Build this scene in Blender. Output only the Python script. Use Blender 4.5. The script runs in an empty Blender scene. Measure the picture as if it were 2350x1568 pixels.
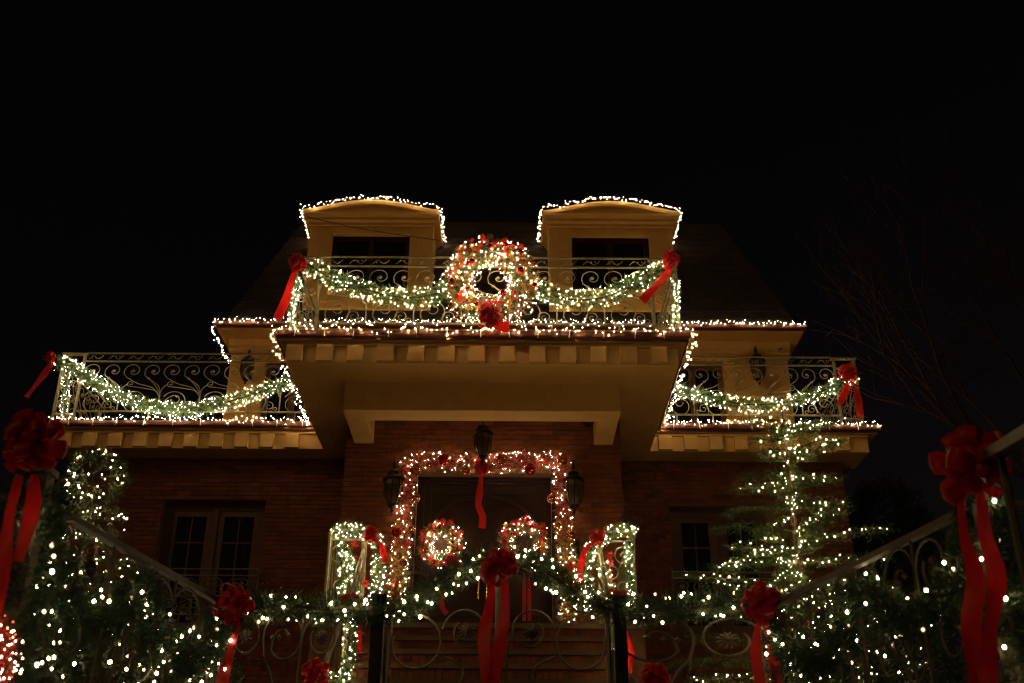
import bpy, math, random
import numpy as np
from mathutils import Vector, Matrix, Quaternion

random.seed(7)
RNG = np.random.default_rng(11)
R = math.radians
sc = bpy.context.scene
C = sc.collection
EYE = 1.5                       # camera height above the pavement

# ------------------------------------------------------------------ camera
PITCH, ROLL, F = R(26.3), R(0.35), 2500.0      # F in pixels of a 2350 x 1568 picture
cd = bpy.data.cameras.new('camera'); cam = bpy.data.objects.new('camera', cd); C.objects.link(cam)
cd.sensor_width = 36; cd.lens = 36 * F / 2350; cd.clip_end = 800; cd.clip_start = .05
cam.matrix_world = Matrix.Translation((0, 0, EYE)) @ Matrix.Rotation(R(90) + PITCH, 4, 'X') @ Matrix.Rotation(ROLL, 4, 'Z')
cd.dof.use_dof = True; cd.dof.focus_distance = 15.0; cd.dof.aperture_fstop = 2.8
sc.camera = cam

# ------------------------------------------------------------------ night sky, one weak warm sun
SUN_EL, SUN_ROT = R(26), R(222)
w = bpy.data.worlds.new('World'); sc.world = w; w.use_nodes = True
nt = w.node_tree; bg = nt.nodes['Background']
sk = nt.nodes.new('ShaderNodeTexSky'); sk.sky_type = 'NISHITA'; sk.sun_disc = False
sk.sun_elevation = SUN_EL; sk.sun_rotation = SUN_ROT
tn = nt.nodes.new('ShaderNodeVectorMath'); tn.operation = 'MULTIPLY'; tn.inputs[1].default_value = (1.5, .72, .5)   # town glow warms the night sky
nt.links.new(sk.outputs[0], tn.inputs[0]); nt.links.new(tn.outputs[0], bg.inputs[0]); bg.inputs[1].default_value = 0.0009
sl = bpy.data.lights.new('sun', 'SUN'); sl.energy = 0.165; sl.angle = R(12); sl.color = (1, .62, .28)
so = bpy.data.objects.new('sun', sl); C.objects.link(so)
sdir = Vector((math.sin(SUN_ROT) * math.cos(SUN_EL), math.cos(SUN_ROT) * math.cos(SUN_EL), math.sin(SUN_EL)))
so.rotation_euler = sdir.to_track_quat('Z', 'Y').to_euler(); so.location = (0, -10, 20)
vs = sc.view_settings; vs.view_transform = 'Standard'; vs.look = 'None'; vs.gamma = 1; vs.exposure = 0.0
vs.use_curve_mapping = False
sc.render.engine = 'CYCLES'
cy = sc.cycles
cy.use_denoising = True; cy.max_bounces = 5; cy.diffuse_bounces = 3; cy.glossy_bounces = 3
cy.transmission_bounces = 4; cy.transparent_max_bounces = 8
cy.sample_clamp_indirect = 6.0; cy.caustics_reflective = False; cy.caustics_refractive = False
cy.use_light_tree = True; cy.filter_width = 1.3

# ------------------------------------------------------------------ pixel -> place
def ray(px, py):
    u, v = (px - 1175) / F, (py - 784) / F
    c, s = math.cos(ROLL), math.sin(ROLL)
    u, v = u * c + v * s, v * c - u * s           # undo the roll
    sp, cp = math.sin(PITCH), math.cos(PITCH)
    return Vector((u, cp + v * sp, sp - v * cp))
def W(px, py, Y):                                  # the point of plane y = Y seen at that pixel
    d = ray(px, py); t = Y / d.y
    return Vector((d.x * t, Y, EYE + d.z * t))
def mpp(px, py, Y):                                # metres per pixel there
    return Y / ray(px, py).y / F
def V(x, y, ze): return Vector((x, y, EYE + ze))   # ze = height above the eye

# ------------------------------------------------------------------ materials
MATS = {}
def nodes(name):
    m = bpy.data.materials.new(name); m.use_nodes = True; MATS[name] = m
    n = m.node_tree; return m, n, n.nodes['Principled BSDF']
def mat(name, col, rough=.6, metal=0., var=.0, vscale=8., bump=0., bscale=40., island=.0, sheen=0, transl=0., spec=.5):
    m, n, b = nodes(name)
    b.inputs['Base Color'].default_value = (*col, 1); b.inputs['Roughness'].default_value = rough
    b.inputs['Metallic'].default_value = metal; b.inputs['Specular IOR Level'].default_value = spec
    if sheen: b.inputs['Sheen Weight'].default_value = sheen; b.inputs['Sheen Tint'].default_value = (*col, 1)
    last = None
    tc = n.nodes.new('ShaderNodeTexCoord')
    if var:
        no = n.nodes.new('ShaderNodeTexNoise'); no.inputs['Scale'].default_value = vscale; no.inputs['Detail'].default_value = 6
        n.links.new(tc.outputs['Object'], no.inputs['Vector'])
        mr = n.nodes.new('ShaderNodeMapRange'); mr.inputs[1].default_value = .3; mr.inputs[2].default_value = .7
        mr.inputs[3].default_value = 1 - var; mr.inputs[4].default_value = 1 + var
        n.links.new(no.outputs['Fac'], mr.inputs[0]); last = mr.outputs[0]
    if island:
        g = n.nodes.new('ShaderNodeNewGeometry'); oi = n.nodes.new('ShaderNodeObjectInfo')
        ad = n.nodes.new('ShaderNodeMath'); ad.operation = 'ADD'
        n.links.new(g.outputs['Random Per Island'], ad.inputs[0]); n.links.new(oi.outputs['Random'], ad.inputs[1])
        fr = n.nodes.new('ShaderNodeMath'); fr.operation = 'FRACT'; n.links.new(ad.outputs[0], fr.inputs[0])
        mr = n.nodes.new('ShaderNodeMapRange'); mr.inputs[3].default_value = 1 - island; mr.inputs[4].default_value = 1 + island
        n.links.new(fr.outputs[0], mr.inputs[0])
        if last:
            mu = n.nodes.new('ShaderNodeMath'); mu.operation = 'MULTIPLY'
            n.links.new(last, mu.inputs[0]); n.links.new(mr.outputs[0], mu.inputs[1]); last = mu.outputs[0]
        else: last = mr.outputs[0]
    if last:
        vm = n.nodes.new('ShaderNodeVectorMath'); vm.operation = 'SCALE'; vm.inputs[0].default_value = col
        n.links.new(last, vm.inputs['Scale']); n.links.new(vm.outputs[0], b.inputs['Base Color'])
    if bump:
        no = n.nodes.new('ShaderNodeTexNoise'); no.inputs['Scale'].default_value = bscale; no.inputs['Detail'].default_value = 5
        n.links.new(tc.outputs['Object'], no.inputs['Vector'])
        bp = n.nodes.new('ShaderNodeBump'); bp.inputs['Strength'].default_value = bump; bp.inputs['Distance'].default_value = .02
        n.links.new(no.outputs['Fac'], bp.inputs['Height']); n.links.new(bp.outputs[0], b.inputs['Normal'])
    if transl:
        t = n.nodes.new('ShaderNodeBsdfTranslucent'); t.inputs[0].default_value = (*[min(1, c * 1.6) for c in col], 1)
        mx = n.nodes.new('ShaderNodeMixShader'); mx.inputs[0].default_value = transl
        out = n.nodes['Material Output']
        n.links.new(b.outputs[0], mx.inputs[1]); n.links.new(t.outputs[0], mx.inputs[2]); n.links.new(mx.outputs[0], out.inputs[0])
    return m
def emit(name, col, s):
    m = bpy.data.materials.new(name); m.use_nodes = True; MATS[name] = m; n = m.node_tree
    n.nodes.remove(n.nodes['Principled BSDF'])
    e = n.nodes.new('ShaderNodeEmission'); e.inputs[0].default_value = (*col, 1); e.inputs[1].default_value = s
    g = n.nodes.new('ShaderNodeNewGeometry'); oi = n.nodes.new('ShaderNodeObjectInfo')
    ad = n.nodes.new('ShaderNodeMath'); ad.operation = 'ADD'; fr = n.nodes.new('ShaderNodeMath'); fr.operation = 'FRACT'
    n.links.new(g.outputs['Random Per Island'], ad.inputs[0]); n.links.new(oi.outputs['Random'], ad.inputs[1]); n.links.new(ad.outputs[0], fr.inputs[0])
    mr = n.nodes.new('ShaderNodeMapRange'); mr.inputs[3].default_value = s * .06; mr.inputs[4].default_value = s * 1.94     # no two bulbs burn alike
    n.links.new(fr.outputs[0], mr.inputs[0]); n.links.new(mr.outputs[0], e.inputs[1])
    n.links.new(e.outputs[0], n.nodes['Material Output'].inputs[0]); return m
BULB = 185.0
emit('bulb', (1, .68, .34), BULB)
emit('bulb_near', (1, .7, .38), 30.0)
emit('bulb_red', (1, .1, .05), 12)
mat('plaster', (.64, .385, .105), .85, var=.10, vscale=2.5, bump=.25, bscale=60)
mat('plaster_trim', (.68, .42, .13), .8, var=.08, vscale=5, bump=.15, bscale=80)
mat('brick', (.195, .062, .019), .9, var=.25, vscale=9, bump=.4, bscale=60, island=.28)
mat('mortar', (.17, .085, .04), .95, var=.2, vscale=14, bump=.3)
mat('copper', (.13, .05, .03), .38, metal=.5, var=.3, vscale=5)
mat('shingle', (.022, .016, .012), .9, var=.3, vscale=6, island=.35, bump=.4)
mat('iron', (.2, .185, .112), .5, metal=.25, var=.25, vscale=12)
mat('dark_iron', (.1, .085, .05), .55, metal=.25, var=.3, vscale=12)  # darker tone of the iron, for the near rails and scrolls
mat('fence_iron', (.19, .17, .1), .5, metal=.25, var=.25, vscale=12)
mat('black_iron', (.012, .011, .01), .45, metal=.4)
mat('dark_post', (.012, .012, .012), .5, metal=.3)
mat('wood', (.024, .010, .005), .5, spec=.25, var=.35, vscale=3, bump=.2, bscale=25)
mat('window_wood', (.11, .055, .028), .55, var=.2, vscale=4)
mat('curtain', (.09, .13, .03), .9, var=.2, vscale=10)
mat('stone', (.14, .088, .048), .85, var=.25, vscale=4, bump=.35, bscale=50)
mat('earth', (.045, .04, .03), .95, var=.4, vscale=3, bump=.6)
mat('pavement', (.2, .19, .18), .9, var=.2, vscale=2, bump=.3)
mat('needle_lit', (.05, .112, .038), .55, island=.6, transl=.25)  # house garlands: green glow of the bulbs put into a lighter colour
mat('needle_dim', (.032, .072, .026), .55, island=.6, transl=.25)  # same needles on the fence, their dimmer light put into a darker colour
mat('conifer', (.05, .092, .024), .6, island=.6, transl=.2)
mat('shrub', (.03, .055, .015), .55, island=.6, transl=.25)
mat('dark_leaf', (.03, .045, .03), .7, island=.5)
mat('bark', (.13, .075, .045), .9, var=.4, vscale=20, bump=.6)
mat('bare_bark', (.03, .012, .009), .9, var=.3, vscale=20)
mat('ribbon', (.5, .012, .01), .5, var=.15, vscale=30, sheen=.6, transl=.32)
mat('tinsel_red', (.55, .025, .015), .35, metal=.2, island=.4)
mat('tinsel_gold', (.55, .3, .04), .35, metal=.25, island=.4)
mat('ball_red', (.62, .05, .03), .16, metal=.75)
mat('ball_copper', (.65, .24, .1), .2, metal=.75, var=.2, vscale=50)
mat('ball_gold', (.7, .45, .1), .2, metal=.8)
mat('petal_red', (.55, .03, .02), .45, island=.3, transl=.3)
mat('wire', (.02, .03, .015), .6)
mat('lantern_glass', (.1, .065, .025), .3, spec=.6)
mat('clip', (.7, .65, .55), .4)
mat('camera_white', (.45, .42, .38), .4)
m, n, b = nodes('glass')
b.inputs['Base Color'].default_value = (.02, .022, .02, 1); b.inputs['Roughness'].default_value = .0
b.inputs['Specular IOR Level'].default_value = .8
tr = n.nodes.new('ShaderNodeBsdfTransparent'); mx = n.nodes.new('ShaderNodeMixShader'); mx.inputs[0].default_value = .5
n.links.new(b.outputs[0], mx.inputs[1]); n.links.new(tr.outputs[0], mx.inputs[2])
n.links.new(mx.outputs[0], n.nodes['Material Output'].inputs[0])
mat('dark_glass', (.012, .011, .01), .02, spec=.5)

# ------------------------------------------------------------------ object helpers
ORG = {}
def link(o, parent, loc=None):
    C.objects.link(o)
    if parent is not None: o.parent = parent
    return o
def tag(o, label, cat, group=None, kind=None):
    if label: o['label'] = label
    if cat: o['category'] = cat
    if group: o['group'] = group
    if kind: o['kind'] = kind
    return o
def thing(name, label, cat, loc, group=None):
    o = bpy.data.objects.new(name, None); o.empty_display_size = .2
    C.objects.link(o); o.location = loc; ORG[o.name] = Vector(loc)
    return tag(o, label, cat, group)
def org(p): return ORG.get(p.name, Vector((0, 0, 0))) if p is not None else Vector((0, 0, 0))
def mesh_np(name, verts, faces, k):
    me = bpy.data.meshes.new(name); nv, nf = len(verts), len(faces)
    me.vertices.add(nv); me.vertices.foreach_set('co', np.asarray(verts, np.float32).ravel())
    me.loops.add(nf * k); me.loops.foreach_set('vertex_index', np.asarray(faces, np.int32).ravel())
    me.polygons.add(nf); me.polygons.foreach_set('loop_start', np.arange(0, nf * k, k, dtype=np.int32))
    me.update(calc_edges=True); return me
def put(name, me, m, parent, loc=(0, 0, 0), kind=None):
    o = bpy.data.objects.new(name, me)
    if len(me.materials) == 0: me.materials.append(MATS[m])
    C.objects.link(o); o.parent = parent; o.location = loc
    ORG[o.name] = org(parent)
    if kind: o['kind'] = kind
    return o
def put_np(name, vf, m, parent, k=3, kind='stuff'):
    v, f = vf; v = np.asarray(v) - np.array(org(parent))
    return put(name, mesh_np(name, v, f, k), m, parent, kind=kind)
def piece(name, me, parent, world):            # a child that shares mesh data, at a world position
    o = bpy.data.objects.new(name, me); C.objects.link(o); o.parent = parent
    o.location = Vector(world) - org(parent); ORG[o.name] = Vector(world); return o

class MB:
    def __init__(s): s.v, s.f = [], []
    def add(s, vs, fs):
        b = len(s.v); s.v += [tuple(p) for p in vs]; s.f += [tuple(b + i for i in f) for f in fs]; return s
    def box(s, x0, x1, y0, y1, z0, z1):
        return s.add([(x0,y0,z0),(x1,y0,z0),(x1,y1,z0),(x0,y1,z0),(x0,y0,z1),(x1,y0,z1),(x1,y1,z1),(x0,y1,z1)],
                     [(0,3,2,1),(4,5,6,7),(0,1,5,4),(1,2,6,5),(2,3,7,6),(3,0,4,7)])
    def tube(s, path, r, sides=5, r1=None, closed=False):
        P = [Vector(p) for p in path]; n = len(P); rings = []
        ref = None
        for i, p in enumerate(P):
            if closed: t = P[(i + 1) % n] - P[i - 1]
            else: t = P[min(i + 1, n - 1)] - P[max(i - 1, 0)]
            t = t.normalized() if t.length > 1e-9 else Vector((0, 0, 1))
            if ref is None or abs(ref.dot(t)) > .98: ref = t.orthogonal().normalized()
            a = (ref - t * ref.dot(t)).normalized(); ref = a; bb = t.cross(a)
            rr = r if r1 is None else r + (r1 - r) * i / max(1, n - 1)
            rings.append([p + (a * math.cos(2 * math.pi * k / sides) + bb * math.sin(2 * math.pi * k / sides)) * rr for k in range(sides)])
        base = len(s.v)
        for g in rings: s.v += [tuple(q) for q in g]
        m_ = n if closed else n - 1
        for i in range(m_):
            j = (i + 1) % n
            for k in range(sides):
                k2 = (k + 1) % sides
                s.f.append((base + i*sides + k, base + i*sides + k2, base + j*sides + k2, base + j*sides + k))
        if not closed:
            s.f.append(tuple(base + k for k in range(sides))[::-1]); s.f.append(tuple(base + (n-1)*sides + k for k in range(sides)))
        return s
    def lathe(s, prof, c, seg=10):
        c = Vector(c); b = len(s.v); n = len(prof)
        for (r, z) in prof:
            for k in range(seg):
                a = 2 * math.pi * k / seg; s.v.append((c.x + r * math.cos(a), c.y + r * math.sin(a), c.z + z))
        for i in range(n - 1):
            for k in range(seg):
                k2 = (k + 1) % seg
                s.f.append((b + i*seg + k, b + i*seg + k2, b + (i+1)*seg + k2, b + (i+1)*seg + k))
        return s
    def prism(s, prof, axis, a0, a1):          # prof: 2D outline, extruded along x ('x': (y,z)) or y ('y': (x,z))
        n = len(prof); vs = []
        for a in (a0, a1):
            for (p, q) in prof: vs.append((a, p, q) if axis == 'x' else (p, a, q))
        fs = [tuple(range(n))[::-1], tuple(range(n, 2 * n))] + [(i, (i+1) % n, n + (i+1) % n, n + i) for i in range(n)]
        return s.add(vs, fs)
    def mesh(s, name, o=Vector((0, 0, 0)), smooth=False):
        me = bpy.data.meshes.new(name); me.from_pydata([(x - o.x, y - o.y, z - o.z) for x, y, z in s.v], [], s.f)
        if smooth: me.shade_smooth()
        me.update(); return me
    def build(s, name, m, parent=None, smooth=False, kind=None):
        return put(name, s.mesh(name, org(parent), smooth), m, parent, kind=kind)
def struct(name, mb, m):
    o = mb.build(name, m); o['kind'] = 'structure'; return o
def smooth_path(pts, step=.05):
    P = [Vector(p) for p in pts]
    if len(P) < 3:
        n = max(2, int((P[1] - P[0]).length / step)); return [P[0].lerp(P[1], i / n) for i in range(n + 1)]
    out = []
    for i in range(len(P) - 1):
        p0 = P[max(i-1, 0)]; p1 = P[i]; p2 = P[i+1]; p3 = P[min(i+2, len(P)-1)]
        n = max(2, int((p2 - p1).length / step))
        for k in range(n):
            t = k / n
            out.append(.5 * ((2*p1) + (p2-p0)*t + (2*p0-5*p1+4*p2-p3)*t*t + (3*p1-p0-3*p2+p3)*t**3))
    out.append(P[-1]); return out
def along(path, n):                            # n evenly spread points and tangents
    P = np.array([tuple(p) for p in path]); seg = np.linalg.norm(np.diff(P, axis=0), axis=1)
    cum = np.concatenate([[0], np.cumsum(seg)]); t = (np.arange(n) + RNG.random(n)) / n * cum[-1]
    i = np.clip(np.searchsorted(cum, t) - 1, 0, len(seg) - 1); f = ((t - cum[i]) / np.maximum(seg[i], 1e-9))[:, None]
    return P[i] * (1 - f) + P[i+1] * f, (P[i+1] - P[i]) / np.maximum(seg[i], 1e-9)[:, None]
def plen(path): return sum((Vector(path[i+1]) - Vector(path[i])).length for i in range(len(path)-1))
def unit(a): return a / np.maximum(np.linalg.norm(a, axis=1, keepdims=True), 1e-9)
def rnd_unit(n): return unit(RNG.normal(size=(n, 3)))

# needles: every sprig is a short twig with thin needles along it
def sprigs(pts, dirs, L, k, nl, nw, spread=.8):
    N = len(pts); dirs = unit(dirs)
    t = np.linspace(.05, 1, k)[None, :, None]
    base = pts[:, None, :] + dirs[:, None, :] * t * L * (.7 + .6 * RNG.random((N, 1, 1)))
    nd = dirs[:, None, :] * .75 + RNG.normal(size=(N, k, 3)) * spread * .6
    nd /= np.linalg.norm(nd, axis=2, keepdims=True)
    side = np.cross(nd, RNG.normal(size=(N, k, 3))); side /= np.linalg.norm(side, axis=2, keepdims=True)
    ln = nl * (.6 + .8 * RNG.random((N, k, 1)))
    v = np.stack([base - side * nw, base + side * nw, base + nd * ln], axis=2).reshape(-1, 3)
    return v, np.arange(len(v)).reshape(-1, 3)
OCT = np.array([(1,0,0),(-1,0,0),(0,1,0),(0,-1,0),(0,0,1),(0,0,-1)], float)
OCF = np.array([(0,2,4),(2,1,4),(1,3,4),(3,0,4),(2,0,5),(1,2,5),(3,1,5),(0,3,5)])
def bulbs(parent, pts, r=.012, m='bulb', name='bulb_string'):
    pts = np.asarray(pts, float); N = len(pts)
    rr = r * .47 * (.75 + .5 * RNG.random((N, 1, 1)))
    v = (pts[:, None, :] + OCT[None] * rr * np.array([1, 1, 1.15])).reshape(-1, 3)
    f = (OCF[None] + 6 * np.arange(N)[:, None, None]).reshape(-1, 3)
    return put_np(name, (v, f), m, parent)
def ico_mesh(name, r, sub, m, sz=1.0):
    import bmesh
    bm = bmesh.new(); bmesh.ops.create_icosphere(bm, subdivisions=sub, radius=r)
    for vv in bm.verts: vv.co.z *= sz
    me = bpy.data.meshes.new(name); bm.to_mesh(me); bm.free(); me.shade_smooth(); me.materials.append(MATS[m]); return me
BULBM = ico_mesh('light_bulb', .0074, 2, 'bulb_near', 1.25)
def near_bulbs(parent, pts):
    for p in pts:
        o = piece('light_bulb', BULBM, parent, p); s = .8 + .45 * random.random(); o.scale = (s, s, s)
def wire(parent, path, r=.004):
    return MB().tube(path, r, 4).build('wire', 'wire', parent)
def garland_pts(path, rad, per_m, lo=.7, hi=1.05):
    n = max(3, int(plen(path) * per_m)); P, T = along(path, n)
    d = rnd_unit(n); d = unit(d - T * np.sum(d * T, axis=1, keepdims=True))
    return P + d * rad * (lo + (hi - lo) * RNG.random((n, 1))), d, T
def foliage(parent, path, rad, per_m=420, m='needle_lit', nl=.05, nw=.0035, k=7, name='foliage', cover=1.0):
    p, d, T = garland_pts(path, rad, per_m, .1, .6)
    dirs = d * .8 + T * RNG.uniform(-.7, .7, (len(p), 1)) + RNG.normal(size=p.shape) * .25
    return put_np(name, sprigs(p, dirs, rad * .55, k, nl, nw), m, parent)
BALLS = {k: ico_mesh('ornament', 1, 3, 'ball_' + k) for k in ('red', 'copper', 'gold')}
def ornament(parent, p, r, kind='red'):
    o = piece('ornament', BALLS[kind], parent, p); o.scale = (r, r, r); return o
def petal_mesh():
    mb = MB()
    for ring, (n, L, up) in enumerate(((7, 1., .25), (5, .65, .6))):
        for i in range(n):
            a = 2 * math.pi * (i + ring * .5) / n; ca, sa = math.cos(a), math.sin(a)
            def q(r, s_, z): return (ca * r - sa * s_, z, sa * r + ca * s_)
            mb.add([q(.05, 0, 0), q(.5*L, -.2*L, -up*.5), q(L, 0, -up), q(.5*L, .2*L, -up*.5), q(.5*L, 0, -up*.35)],
                   [(0,1,4), (1,2,4), (2,3,4), (3,0,4)])
    me = mb.mesh('flower'); me.materials.append(MATS['petal_red']); return me
FLOWER = petal_mesh()
GFLOWER = petal_mesh(); GFLOWER.materials.clear(); GFLOWER.materials.append(MATS['tinsel_gold'])
def flower(parent, p, s, gold=False):
    o = piece('flower', GFLOWER if gold else FLOWER, parent, p); o.scale = (s, s, s)
    o.rotation_euler = (random.uniform(-.5, .5), random.uniform(0, 6), random.uniform(-.5, .5)); return o

# ------------------------------------------------------------------ red bows
def loop_mesh(wd, fat):
    mb = MB(); n = 16; vs = []
    for i in range(n + 1):
        t = 2 * math.pi * i / n
        x = .5 * (1 - math.cos(t)); y = fat * math.sin(t) * (.35 + .65 * x)
        ww = wd * (.35 + .65 * x)
        rip = .05 * math.sin(3 * t)
        vs += [(x, y, -ww), (x * 1.05, y * 1.1 + rip * .4, 0), (x, y, ww)]
    fs = []
    for i in range(n):
        a, b2 = 3 * i, 3 * (i + 1); fs += [(a, a+1, b2+1, b2), (a+1, a+2, b2+2, b2+1)]
    mb.add(vs, fs); me = mb.mesh('loop', smooth=True); me.materials.append(MATS['ribbon']); return me
LOOPS = [loop_mesh(.24, .30), loop_mesh(.28, .24), loop_mesh(.2, .36)]
KNOT = ico_mesh('knot', 1, 2, 'ribbon')
def ribbon(parent, pts, wd, name='tail', twist=.5, Y=None):
    path = smooth_path(pts, wd * .6); n = len(path); mb = MB(); vs = []; ph = random.uniform(0, 3)
    for i, p in enumerate(path):
        t = (path[min(i+1, n-1)] - path[max(i-1, 0)]).normalized()
        side = t.cross(Vector((0, 1, 0))); side = side.normalized() if side.length > .1 else Vector((1, 0, 0))
        a = twist * math.sin(ph + i * .55); sd = side * math.cos(a) + Vector((0, 1, 0)) * math.sin(a)
        k = min(1, .45 + i / max(1, n) * 1.6)
        nrm = t.cross(sd) * wd * .16 * math.sin(i * .9 + ph)
        vs += [p - sd * wd * .5 * k, p + nrm, p + sd * wd * .5 * k]
    fs = []
    for i in range(n - 1):
        a, b2 = 3*i, 3*(i+1); fs += [(a, a+1, b2+1, b2), (a+1, a+2, b2+2, b2+1)]
    mb.add(vs, fs); return mb.build(name, 'ribbon', parent, smooth=True)
def bow(label, px, py, Y, rpx, tails, twpx=None, group='red velvet bows', squash=1.0):
    c = W(px, py, Y); k = mpp(px, py, Y); Rm = rpx * k
    t = thing('ribbon_bow', label, 'bow', c, group)
    rs = random.Random(int(px * 7 + py))
    n = 21
    for i in range(n):
        # directions over the half sphere facing outwards (towards the street)
        z = 1 - (i + .5) / n * 1.05; a = i * 2.39996
        rr = math.sqrt(max(0, 1 - z * z)); d = Vector((rr * math.cos(a), -max(z, .05) , rr * math.sin(a))).normalized()
        q = Vector((1, 0, 0)).rotation_difference(d) @ Quaternion((1, 0, 0), rs.uniform(0, 6.28))
        o = bpy.data.objects.new('loop', LOOPS[rs.randrange(3)]); C.objects.link(o); o.parent = t
        o.rotation_mode = 'QUATERNION'; o.rotation_quaternion = q
        s = Rm * rs.uniform(.72, 1.15); o.scale = (s, s, s)
    kn = piece('knot', KNOT, t, c); kn.scale = (Rm * .3,) * 3
    tw = (twpx or rpx * .55) * k
    for tl in tails:
        ribbon(t, [W(x, y, Y + (.02 if i else .0)) for i, (x, y) in enumerate(tl)], tw)
    return t

# ================================================================== SETTING
struct('pavement', MB().box(-250, 250, -250, 400, -.3, 0), 'pavement')
TZ = EYE + .5                                   # level of the raised front garden
tb = MB()
tb.box(-14, 14, 7.0, 60, 0.002, TZ)
for s in (-1, 1):
    q = [(s*14, 4.7), (s*2.05, 4.7), (s*1.7, 7.0), (s*14, 7.0)]
    if s < 0: q = q[::-1]
    tb.add([(x, y, .002) for x, y in q] + [(x, y, TZ) for x, y in q],
           [(3,2,1,0), (4,5,6,7), (0,1,5,4), (1,2,6,5), (2,3,7,6), (3,0,4,7)])
struct('garden_terrace', tb, 'earth')
t = thing('street_stairs', 'stone steps climbing from the pavement to the garden gate', 'stairs', (0, 5.2, 0))
for i in range(9):
    MB().box(-1.62, 1.62, 4.9 + i * .235, 7.0, .003 + i * .2, (i + 1) * .2).build('step', 'stone', t)

# ================================================================== HOUSE
YC, YW, YF, YFW = 15.05, 16.85, 13.12, 16.37     # central wall, wing wall, portico frieze, wing frieze
H = thing('brick_house', 'red brick house with cream portico and mansard roof outlined in warm lights', 'house', V(-.4, 17, .5))
def zb(mb, x0, x1, y0, y1, z0, z1): return mb.box(x0, x1, y0, y1, EYE + z0, EYE + z1)
def wall_hole(mb, x0, x1, y0, y1, z0, z1, holes):
    xs = x0
    for (a, b_, c_, d_) in sorted(holes):
        zb(mb, xs, a, y0, y1, z0, z1)
        if c_ > z0: zb(mb, a, b_, y0, y1, z0, c_)
        if d_ < z1: zb(mb, a, b_, y0, y1, d_, z1)
        xs = b_
    zb(mb, xs, x1, y0, y1, z0, z1); return mb
DOOR = (-1.36, .58, 2.65, 5.28)
WL = (-5.58, -3.94, 3.3, 5.45); WR = (2.54, 4.12, 3.3, 5.4)
wc = wall_hole(MB(), -2.43, 1.6, YC + .006, YC + .4, .5, 6.40, [DOOR]).build('wall', 'mortar', H)
wl = wall_hole(MB(), -7.0, -2.0, YW + .006, YW + .35, .5, 6.16, [WL]).build('wall', 'mortar', H)
wr = wall_hole(MB(), 1.2, 5.4, YW + .006, YW + .35, .5, 6.16, [WR]).build('wall', 'mortar', H)
ws1 = zb(MB(), -2.424, -2.1, YC + .41, YW + .1, .5, 6.16).build('wall', 'mortar', H)
ws2 = zb(MB(), 1.3, 1.594, YC + .41, YW + .1, .5, 6.16).build('wall', 'mortar', H)
ws3 = zb(MB(), 5.0, 5.394, YW + .36, 26, .5, 6.16).build('wall', 'mortar', H)
ws4 = zb(MB(), -6.994, -6.6, YW + .36, 26, .5, 6.16).build('wall', 'mortar', H)
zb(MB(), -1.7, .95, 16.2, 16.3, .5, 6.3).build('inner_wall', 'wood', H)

BL, BHT, JT = .205, .062, .012
full = MB().box(-BL/2, BL/2, -.008, .03, -BHT/2, BHT/2).mesh('brick'); full.materials.append(MATS['brick'])
def bricks(x0, x1, z0, z1, y, holes, wallobj, solo):
    """running bond on a wall facing the street"""
    row = 0; z = z0; mb = MB(); singles = []
    while z + BHT <= z1 + .001:
        off = 0 if row % 2 else -(BL + JT) / 2
        x = x0 + off
        while x < x1 - .02:
            a, b_ = max(x, x0), min(x + BL, x1)
            spans = [(a, b_)]
            for (h0, h1, c0, c1) in holes:
                if z + BHT > c0 and z < c1:
                    spans = [s2 for (p, q) in spans for s2 in ((p, min(q, h0)), (max(p, h1), q)) if s2[1] - s2[0] > .03]
            for (p, q) in spans:
                if solo and q - p > BL - .002 and solo(.5 * (p + q), z): singles.append((.5 * (p + q), z + BHT / 2))
                else:
                    pr = .004 + .006 * random.random()
                    zb(mb, p, q, y - pr, y + .02, z, z + BHT)
            x += BL + JT
        z += BHT + JT; row += 1
    mb.build('brick_field', 'brick', wallobj, kind='stuff')
    return singles
sg = bricks(-2.43, 1.6, .5, 6.38, YC, [DOOR], wc, lambda x, z: 3.4 < z < 6.3 and (x < -1.7 or x > .95 or z > 5.55))
sg.sort(key=lambda p: -p[1])
for (x, z) in sg[:300]: piece('brick', full, wc, V(x, YC + random.uniform(-.003, .003), z))
mb = MB()
for (x, z) in sg[300:]: zb(mb, x - BL/2, x + BL/2, YC - .008, YC + .02, z - BHT/2, z + BHT/2)
if mb.v: mb.build('brick_field', 'brick', wc, kind='stuff')
bricks(-7.0, -2.43, .5, 6.15, YW, [WL], wl, None)
bricks(1.6, 5.4, .5, 6.15, YW, [WR], wr, None)

# soffits, friezes with blocks, beams of the portico
PX0, PX1 = -3.01, 2.216
SZ = 6.165
sf = MB()
zb(sf, PX0, PX1, YF + .06, 13.78, SZ, 6.3)
zb(sf, PX0, -2.307, 13.78, YW + .3, SZ, 6.3); zb(sf, 1.49, PX1, 13.78, YW + .3, SZ, 6.3)
zb(sf, -7.25, PX0, YFW + .06, YW + .3, SZ, 6.3); zb(sf, PX1, 5.72, YFW + .06, YW + .3, SZ, 6.3)
sf.build('soffit', 'plaster', H)
zb(MB(), -2.3, 1.48, 13.8, YC + .3, 6.402, 6.43).build('portico_ceiling', 'plaster', H)
zb(MB(), -2.307, 1.49, 13.775, 14.15, 5.75, 6.40).build('portico_beam', 'plaster_trim', H)
zb(MB(), -2.307, -2.03, 14.15, YC + .01, 5.752, 6.40).build('portico_beam', 'plaster_trim', H)
zb(MB(), 1.213, 1.49, 14.15, YC + .01, 5.752, 6.40).build('portico_beam', 'plaster_trim', H)
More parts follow.
